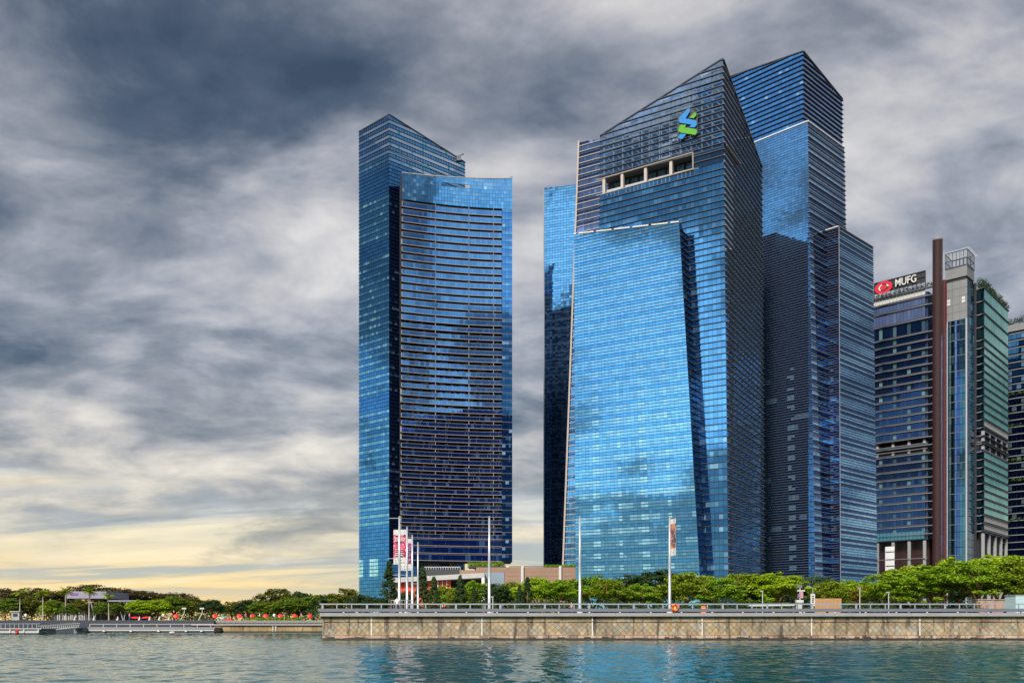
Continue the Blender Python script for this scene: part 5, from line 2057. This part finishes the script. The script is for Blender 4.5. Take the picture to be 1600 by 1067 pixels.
def far_shore():
    rg = random.Random(31)
    # concrete quay wall
    w = thing('far_quay_wall', 'weathered tan concrete quay wall on the far shore', 'quay wall', (WX(420, FY), FY, 0))
    m = MB()
    m.box(WX(300, FY), WX(512, FY), FY + .05, FY + 1, -1, zf(976.6), 'grout')
    m.build('wall_core', w)
    x = WX(334, FY)
    while x < WX(512, FY):
        d = 2.0
        m = MB()
        m.box(x, x + d - .05, FY - rg.uniform(0, .05), FY + .1, .35, zf(976.8), 'stone_far', (rg.random(), 0, 0))
        m.build('wall_panel', w)
        x += d
    m = MB()
    m.box(WX(300, FY), WX(512, FY), FY - .4, FY + 1.2, zf(976.6), zf(974.8), 'coping')
    m.build('coping_run', w)
    m = MB()
    m.box(WX(330, FY), WX(512, FY), FY - .25, FY + .1, -.4, .33, 'weed')
    m.build('tidal_growth', w)
    for px in (426, 430.5):
        m = MB()
        m.box(WX(px, FY), WX(px, FY) + .22, FY - .2, FY - .06, .2, zf(977), 'paint_white')
        m.build('white_ladder_post', w)
    # long floating pontoon
    p = thing('long_pontoon', 'long pale floating pontoon moored along the far shore', 'pontoon', (WX(230, 208), 208, 0))
    Y = 208.0
    z = lambda py: WZ(py, Y)
    m = MB()
    m.box(WX(130, Y), WX(335, Y), Y, Y + 5, .12, z(981.3), 'ledge_grey')
    m.build('hull', p)
    m = MB()
    m.box(WX(133, Y), WX(335, Y), Y - .25, Y - .003, z(985.2), z(982.7), 'concrete_light')
    m.build('rubbing_strip', p)
    m = MB()
    m.box(WX(128, Y), WX(336, Y), Y - .3, Y + 5.2, z(981.2), z(979.9), 'concrete_light')
    m.build('deck_edge', p)
    m = MB()
    m.box(WX(131, Y), WX(335, Y), Y + .5, Y + 4.5, -.3, .1, 'weed')
    m.build('float_base', p)
    for px in (128, 164, 206, 249, 292, 316):
        m = MB()
        m.tube([(WX(px, Y), Y - .45, .25), (WX(px, Y), Y - .45, .62)], [.28, .28], 'concrete_light', 10)
        m.build('fender', p, True)
    m = MB()
    for px in range(140, 336, 21):
        m.bar((WX(px, Y), Y + .1, z(979.4)), (WX(px, Y), Y + .1, z(974.4)), .10, 'paint_white')
    m.bar((WX(140, Y), Y + .1, z(974.6)), (WX(335, Y), Y + .1, z(974.6)), .09, 'paint_white')
    m.build('guard_rail', p)
    # near pontoon and gangway
    Y2 = 168.0
    z2 = lambda py: WZ(py, Y2)
    p = thing('near_pontoon', 'nearer white landing pontoon at the left picture edge', 'pontoon', (WX(30, Y2), Y2, 0))
    x0, x1 = WX(-60, Y2), WX(62, Y2)
    m = MB()
    m.box(x0, x1, Y2, Y2 + 6, .10, z2(982.6), 'ledge_grey')
    m.build('hull', p)
    m = MB()
    m.box(x0, x1, Y2 - .2, Y2 - .003, z2(988.6), z2(985.0), 'concrete_light')
    m.build('rubbing_strip', p)
    m = MB()
    m.box(x0, x1 + .4, Y2 - .25, Y2 + 6.2, z2(982.5), z2(981.2), 'concrete_light')
    m.build('deck_edge', p)
    m = MB()
    m.box(x0, x1 - .3, Y2 + .3, Y2 + 5.6, -.3, .08, 'weed')
    m.build('float_base', p)
    for px in (16, 37.5, 60):
        m = MB()
        m.box(WX(px, Y2), WX(px, Y2) + .22, Y2 - .32, Y2 - .21, .3, z2(983), 'paint_white')
        m.build('fender', p)
    m = MB()
    for px in range(-55, 64, 7):
        m.bar((WX(px, Y2), Y2 + .1, z2(981)), (WX(px, Y2), Y2 + .1, z2(974)), .09, 'rail_steel')
    m.bar((x0, Y2 + .1, z2(974)), (x1, Y2 + .1, z2(974)), .08, 'rail_steel')
    m.build('guard_rail', p)
    o = thing('lifebuoy', 'small red lifebuoy post on the nearer pontoon', 'lifebuoy', (WX(27.5, Y2), Y2 - .3, z2(986)))
    m = MB()
    n = 12
    m.tube([(.22 * math.cos(6.283 * i / n), 0, .26 * math.sin(6.283 * i / n)) for i in range(n + 1)], [.085] * (n + 1), 'paint_red', 6, cap=False)
    sub('ring', m.mesh('ring', True), o)
    m = MB()
    m.box(-.05, .05, .03, .09, -.4, .6, 'paint_red')
    sub('post', m.mesh('post'), o)
    gw = thing('gangway', 'sloping white gangway with slatted sides joining the pontoons', 'gangway', (WX(90, 185), 185, .8))
    a, b = Vector((WX(64, Y2 + 1), Y2 + 1, z2(986.5))), Vector((WX(121, 205), 205, WZ(980, 205)))
    m = MB()
    m.bar(a, b, 1.6, 'concrete_light', .22)
    m.build('deck', gw)
    for off in (-.8, .8):
        m = MB()
        o3 = Vector((0, off, 1.0))
        m.bar(a + o3, b + o3, .12, 'paint_white', .14)
        m.build('hand_rail', gw)
        for k in range(17):
            q = a.lerp(b, (k + .5) / 17)
            m = MB()
            m.bar(q + Vector((0, off, .1)), q + Vector((.25, off, 1.0)), .14, 'paint_white', .05)
            m.build('baluster', gw)
    m = MB()
    m.box(WX(118, 206), WX(131, 206), 205.2, 210, -.2, WZ(979.6, 206), 'concrete')
    o = m.build('landing_block')
    tag(o, 'grey concrete landing block at the end of the gangway', 'landing')
    # buoy
    t = thing('mooring_buoy', 'small white mooring buoy floating before the long pontoon', 'buoy', (WX(269, 200), 200, 0))
    m = MB()
    m.tube([(-.55, 0, .02), (-.4, 0, .12), (.35, 0, .16), (.6, 0, .04)], [.12, .22, .22, .06], 'paint_white', 10)
    sub('float', m.mesh('float', True), t)
    m = MB()
    m.tube([(0, 0, .3), (0, 0, .5)], [.05, .05], 'steel_dark', 6)
    sub('mooring_eye', m.mesh('mooring_eye', True), t)
    # shore railing
    rl = thing('shore_railing', 'thin pale railing along the far shore promenade', 'railing', (WX(240, FY), FY + .8, gzf))
    m = MB()
    m.bar((WX(-40, FY), FY + .8, zf(971.4)), (WX(505, FY), FY + .8, zf(971.4)), .10, 'rail_steel')
    m.build('top_rail', rl)
    px = -40
    while px < 505:
        m = MB()
        m.bar((WX(px, FY), FY + .8, zf(976)), (WX(px, FY), FY + .8, zf(971.4)), .07, 'rail_steel')
        m.build('post', rl)
        px += 9
    m = MB()
    m.box(WX(-120, FY), WX(334, FY), FY - .1, FY + 1, -1, GZ + .02, 'ledge_dark')
    o = m.build('shore_wall')
    tag(o, 'dark plain embankment wall behind the long pontoon', 'wall')
    # low hedge right part
    m = MB()
    leaf_blob(m, [((lerp(WX(385, 214.5), WX(470, 214.5), i / 30), 215.2, gzf + .35), .7, .42) for i in range(31)], 'leaf_green', 40, .35, rg)
    o = m.build('shore_hedge')
    tag(o, 'low green hedge along the far quay wall', 'hedge')

    # pavilion
    Yp = 236.0
    X = lambda px: WX(px, Yp)
    Z = lambda py: WZ(py, Yp)
    pv = thing('shore_pavilion', 'low pavilion with pale lilac fascia and slanted white columns among the palms', 'pavilion', (X(130), Yp, gzf))
    m = MB()
    m.box(X(104), X(166), Yp, Yp + 14, Z(934.5), Z(923.5), 'canopy_lilac')
    m.build('fascia', pv)
    m = MB()
    m.box(X(110), X(122), Yp - .12, Yp - .01, Z(929), Z(926), 'purple')
    m.build('fascia_sign', pv)
    m = MB()
    m.box(X(166) + .02, X(212), Yp + .5, Yp + 14, Z(939.2), Z(937.2), 'canopy_lilac')
    m.build('side_canopy', pv)
    m = MB()
    m.box(X(62), X(206), Yp + 6, Yp + 13, gzf, Z(941), 'recess')
    m.build('glass_hall', pv)
    for (pa, pb, ya) in ((183, 190.5, 944), (196.5, 191.5, 939), (140, 146, 940), (151, 144, 950), (113, 120, 945), (127, 121, 960), (76, 84, 935), (58, 66, 957)):
        m = MB()
        m.bar((X(pa), Yp + .8, Z(ya)), (X(pb), Yp + .8, gzf), .2, 'rail_steel')
        m.build('slanted_column', pv)
    for k in range(22):
        m = MB()
        xx = X(72 + k * 2.9)
        m.box(xx, xx + .2, Yp + 5.7, Yp + 5.9, gzf, Z(956 + 2 * (k % 3)), 'paint_white')
        m.build('mullion', pv)
    m = MB()
    for (pa, pb) in ((126, 126), (147, 147)):
        m.bar((X(pa), Yp - 4, gzf), (X(pb), Yp - 4, Z(960)), .22, 'rail_steel')
    m.bar((X(126), Yp - 4, Z(960)), (X(147), Yp - 4, Z(960)), .22, 'rail_steel')
    m.build('entrance_frame', pv)

    # trees of the far shore
    FT = [
        (8, 917, 250, 'umbrella', 1.0, 'brownish umbrella tree at the left picture edge'),
        (50, 916, 256, 'umbrella', 1.0, 'brownish umbrella tree behind the two leftmost palms'),
        (92, 921, 262, 'umbrella', .8, 'low brownish umbrella tree left of the lilac fascia'),
        (142, 911, 260, 'umbrella', 1.15, 'highest brownish umbrella tree above the lilac fascia'),
        (190, 917, 256, 'umbrella', 1.1, 'brownish umbrella tree right of the lilac fascia'),
        (232, 921, 262, 'umbrella', 1.1, 'brownish umbrella tree above the bright green far-shore tree'),
        (275, 924, 264, 'umbrella', 1.0, 'brownish umbrella tree last of its row towards the gap'),
        (18, 932, 228, 'shore', 1.05, 'green shore tree at the left picture edge'),
        (50, 928, 230, 'shore_olive', 0.84, 'olive shore tree between the two leftmost palms'),
        (84, 935, 228, 'shore', 0.84, 'green shore tree before the striped mullions'),
        (121, 933, 230, 'shore_olive', 0.73, 'olive shore tree below the lilac fascia'),
        (158, 938, 228, 'shore', 0.73, 'small green shore tree between the tall palm pair'),
        (76, 940, 224, 'shore_lime', 0.73, 'small lime shore tree before the left part of the pavilion hall'),
        (108, 942, 223, 'shore', 0.73, 'small green shore tree under the palm at the fascia end'),
        (180, 940, 224, 'shore', 0.79, 'small green shore tree before the side canopy'),
        (218, 935, 224, 'shore_lime', 0.95, 'brightest lime shore tree beside the red parasols'),
        (246, 934, 226, 'shore_lime', 1.05, 'second lime shore tree right of the red parasols'),
        (272, 929, 230, 'shore', 1.05, 'green shore tree in the middle of the far-shore row'),
        (300, 930, 232, 'shore_olive', 1.05, 'olive shore tree before the dip in the far-shore row'),
        (330, 933, 228, 'shore_dark', 1.05, 'dark shore tree at the edge of the dip'),
        (362, 937, 240, 'shore_olive', 1.05, 'low olive shore tree in the dip of the skyline'),
        (390, 933, 236, 'shore_dark', 1.16, 'dark shore tree right of the dip'),
        (412, 937, 228, 'shore', 1.05, 'green shore tree above the row of red discs'),
        (434, 917, 232, 'shore_olive', 1.10, 'tallest olive shore tree right of the dip'),
        (452, 932, 226, 'shore', 1.16, 'green shore tree before the tallest olive one'),
        (466, 920, 240, 'shore_dark', 1.05, 'dark shore tree left of the quay corner'),
        (490, 927, 230, 'shore', 1.05, 'green shore tree touching the quay corner'),
        (512, 925, 200, 'shore_dark', 0.95, 'dark shore tree just above the quay corner'),
        (540, 915, 190, 'shore_olive', 1.05, 'olive tree in front of the slim tower left edge'),
        (562, 925, 180, 'shore_dark', 0.95, 'dark low tree at the slim tower foot'),
        (585, 931, 170, 'shore_dark', 0.95, 'lowest dark tree left of the tallest conifer'),
    ]
    for k, (px, top, Y, kind, wide, lb) in enumerate(FT):
        ms = KINDS[kind]
        plant('umbrella_tree' if kind == 'umbrella' else 'shore_tree', ms[k % len(ms)], px, top, Y, BASEH[kind], lb, 'tree', 'trees on the far shore', wide)
    for k, (px, top, Y, lb) in enumerate([(31, 921, 220, 'leftmost slender palm on the far shore'), (67, 922, 221, 'palm in front of the pavilion hall, second from the left edge'),
                                          (103, 919, 222, 'palm at the left end of the lilac fascia'), (139, 919, 219, 'tall palm in the middle of the lilac fascia'),
                                          (170, 925, 219, 'shorter drooping palm at the right end of the lilac fascia')]):
        plant('palm_tree', PALMS[k % 2], px, top + 6, Y, 7.0, lb, 'palm', 'palms on the far shore', 1.0)

    m = MB()
    bl = []
    for k in range(420):
        px_ = rg.uniform(-30, 560)
        Yw = rg.uniform(244, 275) if px_ < 480 else rg.uniform(215, 240)
        bl.append(((WX(px_, Yw), Yw, gzf + rg.uniform(.4, 3.6)), rg.uniform(1.3, 2.4), rg.uniform(.9, 1.5)))
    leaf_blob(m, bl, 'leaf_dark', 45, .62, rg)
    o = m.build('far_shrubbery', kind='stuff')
    tag(o, 'dark mass of shrubs filling the ground behind the far-shore trees', 'shrubs')
    # parasols: wide flat ones and tilted round ones
    def parasol(px, py, Y, r, matn, tilt, label, rz=0.0):
        z0 = WZ(py, Y)
        t = thing('parasol', label, 'parasol', (WX(px, Y), Y, gzf), 'parasols on the far shore', rz)
        m = MB()
        m.tube([(0, 0, 0), (0, 0, z0 - gzf)], [.06, .05], 'paint_white', 8)
        sub('pole', m.mesh('pole', True), t)
        m = MB()
        n = 10
        M = Matrix.Translation((0, 0, z0 - gzf)) @ Matrix.Rotation(tilt, 4, 'Y')
        apex = M @ Vector((0, 0, r * .32))
        for i in range(n):
            a, b = 6.283 * i / n, 6.283 * (i + 1) / n
            q1, q2 = M @ Vector((r * .55 * math.cos(a), r * .55 * math.sin(a), r * .24)), M @ Vector((r * .55 * math.cos(b), r * .55 * math.sin(b), r * .24))
            e1, e2 = M @ Vector((r * math.cos(a), r * math.sin(a), 0)), M @ Vector((r * math.cos(b), r * math.sin(b), 0))
            m.face([tuple(apex), tuple(q1), tuple(q2)], matn)
            m.face([tuple(q1), tuple(e1), tuple(e2), tuple(q2)], matn)
        sub('canopy', m.mesh('canopy'), t)
        return t
    parasol(212, 965.5, 217, 1.25, 'paint_red', 0.05, 'flat red parasol left of its twin under the lime tree')
    parasol(229, 965.5, 217, 1.35, 'paint_red', -.05, 'flat red parasol right of its twin under the lime tree')
    parasol(344, 966, 218, 1.2, 'paint_white', .1, 'white flat parasol beside the teal one')
    parasol(351, 964, 219, 1.0, 'paint_teal', .1, 'teal parasol between the white and the big red one')
    parasol(358, 968.5, 216, 1.3, 'paint_red', .25, 'big low red parasol on the quay edge')
    for px, lb in ((275, 'tilted red disc parasol standing alone under the green tree'), (336, 'tilted red disc parasol left of the white parasol'),
                   (374, 'tilted red disc parasol first right of the big red one'), (394.5, 'tilted red disc parasol second right of the big red one'),
                   (415.5, 'tilted red disc parasol third right of the big red one'), (438, 'tilted red disc parasol third from the quay corner'),
                   (461, 'tilted red disc parasol second from the quay corner'), (484.5, 'tilted red disc parasol nearest to the quay corner')):
        parasol(px, 962, 216, .60, 'paint_red', .95, lb, R(rg.uniform(-70, -50)))
    # lamp standards, bollards and people along the shore
    for px, lb in ((286, 'lamp with square white head and slanted arm by the lime trees'), (314, 'lamp with white head at the end of the pontoon')):
        t = thing('shore_lamp', lb, 'lamp', (WX(px, 216), 216, gzf), 'lamps on the far shore')
        m = MB()
        m.bar((-.6, 0, 0), (.35, 0, 1.9), .14, 'paint_white')
        sub('slanted_post', m.mesh('slanted_post'), t)
        m = MB()
        m.box(-.2, .75, -.2, .2, 2.5, 2.85, 'paint_white')
        m.bar((.3, 0, 1.8), (.3, 0, 2.5), .1, 'paint_white')
        sub('lamp_head', m.mesh('lamp_head'), t)
    BW = ('beside the gangway landing', 'between the tall palm pair', 'below the slanted column pair', 'below the flat red parasols', 'just right of the flat red parasols', 'second right of the flat red parasols', 'left of the lone tilted disc')
    for k, px in enumerate((117, 147, 184, 218, 234, 249, 264)):
        t = thing('bollard', 'white leaning bollard on the far shore edge, ' + BW[k], 'bollard', (WX(px, 213.6), 213.6, gzf), 'white bollards on the far shore edge')
        m = MB()
        m.hexa([(-.32, -.15, 0), (.15, -.15, 0), (.15, .15, 0), (-.32, .15, 0)], [(-.02, -.1, .85), (.12, -.1, .85), (.12, .1, .85), (-.02, .1, .85)], 'paint_white')
        sub('post', m.mesh('post'), t)
        m = MB()
        m.tube([(.30, -.12, .4), (.30, .12, .4)], [.17, .17], 'cloth_dark', 8)
        sub('fitting', m.mesh('fitting', True), t)
    spots = [(40, 'in front of the leftmost palm'), (95, 'between the palms by the gangway'), (200, 'left of the flat red parasols'), (255, 'right of the flat red parasols'),
             (262, 'second right of the flat red parasols'), (322, 'left of the white parasol'), (384, 'between the first two tilted discs'), (405, 'left of the third tilted disc'),
             (427, 'among the middle tilted discs'), (447, 'right of the middle tilted discs'), (470, 'left of the last tilted disc'), (495, 'next to the quay corner')]
    for k, (px, wh) in enumerate(spots):
        me = (PM3, PM4, PM2, PM1)[k % 4]
        col = ('white top', 'dark clothes', 'pink top', 'white top and red cap')[k % 4]
        person(me, WX(px, 216.5), 216.5 + (k % 3) * .4, gzf, R(k * 67), 'small distant person in ' + col + ' ' + wh, 1.0, 'people on the far shore')
    # kiosk
    t = thing('shore_kiosk', 'small cream kiosk behind the nearer pontoon', 'kiosk', (WX(26, 219), 219, gzf))
    m = MB()
    m.box(-.9, .9, -.6, .6, 0, 2.0, 'curtain')
    sub('cabin', m.mesh('cabin'), t)
    m = MB()
    m.box(-1.1, 1.1, -.8, .8, 2.0, 2.12, 'paint_white')
    sub('roof', m.mesh('roof'), t)
    m = MB()
    m.box(-.5, .5, -.66, -.61, .9, 1.6, 'recess')
    sub('hatch', m.mesh('hatch'), t)


far_shore()


# ---------------------------------------------------------------- promenade furniture on the right
def furniture():
    Y = 118.0
    # floodlight mast with signs
    t = thing('floodlight_mast', 'short mast with tilted pale panel and coloured signs before the grey trees', 'mast', (WX(1250, Y), Y, GZ))
    z = lambda py: WZ(py, Y) - GZ
    m = MB()
    m.tube([(0, 0, 0), (0, 0, z(918))], [.10, .07], 'pole_white', 8)
    sub('pole', m.mesh('pole', True), t)
    m = MB()
    m.hexa([(-.42, -.05, z(918)), (.25, -.05, z(918)), (.25, 0, z(918)), (-.42, 0, z(918))], [(-.35, -.35, z(913.3)), (.18, -.35, z(913.3)), (.18, -.28, z(913.3)), (-.35, -.28, z(913.3))], 'concrete_light')
    sub('solar_panel', m.mesh('solar_panel'), t)
    m = MB()
    m.box(-.35, .6, -.08, .08, z(923.5), z(921.5), 'sign_white')
    sub('cross_board', m.mesh('cross_board'), t)
    m = MB()
    m.box(-.30, -.02, -.1, -.04, z(933), z(928), 'purple')
    sub('purple_sign', m.mesh('purple_sign'), t)
    m = MB()
    m.box(.08, .36, -.1, -.04, z(934), z(924), 'cloth_pink')
    sub('red_sign', m.mesh('red_sign'), t)
    m = MB()
    m.box(-.5, .35, -.3, .3, z(941), z(937), 'sign_white')
    m.box(-.3, .2, -.2, .2, 0, z(941), 'concrete_light')
    sub('control_box', m.mesh('control_box'), t)
    # street lamp with vertical sign
    t = thing('street_lamp', 'curved street lamp carrying an upright white sign board', 'street lamp', (WX(1269.5, Y), Y, GZ))
    m = MB()
    m.tube([(.05, 0, 0), (.05, 0, z(921)), (-.1, 0, z(917)), (-.5, 0, z(915.6))], [.06, .05, .04, .04], 'pole_white', 8)
    sub('pole', m.mesh('pole', True), t)
    m = MB()
    m.box(-.7, -.42, -.08, .08, z(916), z(914.8), 'pole_white')
    sub('lamp_head', m.mesh('lamp_head'), t)
    m = MB()
    m.box(-.27, .27, -.14, -.08, z(946), z(927.5), 'sign_white')
    sub('sign_board', m.mesh('sign_board'), t)
    for k, (pa, pb) in enumerate(((932, 930), (935, 933.4), (938, 935.8), (941, 939))):
        m = MB()
        m.box(-.10, .12, -.155, -.142, z(pa), z(pb), 'cloth_dark')
        sub('sign_mark', m.mesh('sign_mark'), t)
    # other slim lamp posts
    for px, top, Yl, lb in ((1191.5, 923, 116, 'slim twin-armed lamp post under the lime tree'), (1343.5, 918, 120, 'slim lamp post before the yellowing tree'),
                            (1388.5, 925, 112, 'slim lamp post before the tall right clump'), (770, 932, 112, 'slim lamp post just right of the podium pole')):
        t = thing('lamp_post', lb, 'lamp post', (WX(px, Yl), Yl, GZ), 'slim lamp posts')
        h = WZ(top, Yl) - GZ
        m = MB()
        m.tube([(0, 0, 0), (0, 0, h)], [.07, .05], 'pole_white', 8)
        sub('pole', m.mesh('pole', True), t)
        m = MB()
        m.box(-.3, .08, -.07, .07, h - .06, h + .05, 'pole_white')
        sub('lamp_head', m.mesh('lamp_head'), t)
    # hoarding
    t = thing('wooden_hoarding', 'tan wooden hoarding below the olive tree', 'hoarding', (WX(1294, 121), 121, GZ))
    x0, x1 = WX(1273, 121), WX(1315, 121)
    for k in range(7):
        m = MB()
        a, b = lerp(x0, x1, k / 7) + .01, lerp(x0, x1, (k + 1) / 7) - .01
        m.box(a, b, 121, 121.08, GZ, WZ(934.5, 121), 'wood_tan')
        m.build('board_panel', t)
    m = MB()
    m.box(x0, x1, 121.09, 121.2, WZ(937, 121), WZ(935.5, 121), 'wood_tan')
    m.build('rear_rail', t)
    # planter wall, teal panel
    t = thing('planter_wall', 'pale pinkish planter wall under the right trees', 'planter', (WX(1545, 122), 122, GZ))
    m = MB()
    m.box(WX(1528, 122), WX(1582, 122), 122, 123, GZ, WZ(936.5, 122), 'stone_base')
    m.build('wall_face', t)
    m = MB()
    m.box(WX(1527, 122), WX(1583, 122), 121.9, 123.1, WZ(936.5, 122), WZ(935.7, 122), 'concrete_light')
    m.build('wall_coping', t)
    t = thing('site_cabin', 'pale teal cabin at the right picture edge', 'cabin', (WX(1600, 116), 116, GZ))
    m = MB()
    m.box(WX(1587, 116), WX(1640, 116), 116, 118.5, GZ, WZ(929.5, 116), 'canopy_teal')
    m.build('cabin_body', t)
    m = MB()
    m.box(WX(1586, 116), WX(1641, 116), 115.9, 118.6, WZ(929.5, 116), WZ(928.9, 116), 'concrete_light')
    m.build('cabin_roof', t)
    # low white tent roof and orange crate
    t = thing('market_awning', 'low white awning roof behind the railing under the lime tree', 'awning', (WX(1205, 119), 119, GZ))
    m = MB()
    xa, xb = WX(1172, 119), WX(1238, 119)
    zz = WZ(946, 119)
    m.hexa([(xa, 118, zz - .08), (xb, 118, zz), (xb, 120.5, zz + .1), (xa, 120.5, zz + .02)], [(xa + .4, 118, zz + .02), (xb, 118, zz + .14), (xb, 120.5, zz + .25), (xa + .4, 120.5, zz + .14)], 'paint_white')
    m.build('roof_sheet', t)
    for x in (xa + .6, (xa + xb) / 2, xb - .1):
        m = MB()
        m.bar((x, 118.3, GZ), (x, 118.3, zz), .07, 'rail_steel')
        m.build('leg', t)
    t = thing('orange_barrier', 'small orange barrier behind the railing right of the lifebuoy', 'barrier', (WX(1099, 101), 101, GZ))
    m = MB()
    m.hexa([(-.25, -.15, 0), (.25, -.15, 0), (.25, .15, 0), (-.25, .15, 0)], [(-.21, -.06, .78), (.21, -.06, .78), (.21, .06, .78), (-.21, .06, .78)], 'paint_orange')
    sub('body', m.mesh('body'), t)
    m = MB()
    m.box(-.22, .22, -.16, -.11, .4, .55, 'sign_white')
    sub('reflective_band', m.mesh('reflective_band'), t)
    # steel gate frame by the first pole
    t = thing('steel_barrier', 'grey steel gate frame behind the person with the red cap', 'barrier', (WX(628, 100.5), 100.5, GZ))
    x0, x1 = WX(611, 100.5), WX(645, 100.5)
    zt = WZ(937.2, 100.5)
    m = MB()
    m.bar((x0, 100.5, zt), (x1, 100.5, zt), .06, 'rail_steel')
    m.bar((x0, 100.5, GZ + .2), (x1, 100.5, GZ + .2), .06, 'rail_steel')
    m.build('frame_rail', t)
    for k in range(9):
        x = lerp(x0, x1, k / 8)
        m = MB()
        m.bar((x, 100.5, GZ), (x, 100.5, zt), .045, 'rail_steel')
        m.build('upright', t)
    # white sign screen at the foot of the sign building
    t = thing('lit_screen', 'bright white screen between columns at the foot of the sign building', 'screen', (WX(1390, 533), 533, WZ(893, 533)))
    m = MB()
    a, b = Vector((WX(1383.5, 533), 533)), Vector((WX(1397.5, 530.5), 530.5))
    m.hexa([(a.x, a.y, WZ(893, 533)), (b.x, b.y, WZ(893, 533)), (b.x, b.y + .6, WZ(893, 533)), (a.x, a.y + .6, WZ(893, 533))],
           [(a.x, a.y, WZ(854, 533)), (b.x, b.y, WZ(854, 533)), (b.x, b.y + .6, WZ(854, 533)), (a.x, a.y + .6, WZ(854, 533))], 'screen_white')
    m.build('display', t)
    for py in (862, 874, 884):
        m = MB()
        m.bar((a.x, a.y - .2, WZ(py, 533)), (b.x, b.y - .2, WZ(py, 533)), .35, 'steel_dark')
        m.build('cross_bar', t)


plain('canopy_teal', (0.28, 0.40, 0.42), 0.6, 0.0, 0.1)
plain('screen_white', (0.5, 0.5, 0.5), 0.5, 0.0, 0.1, emit=((1, 1, 1), 0.03))
furniture()
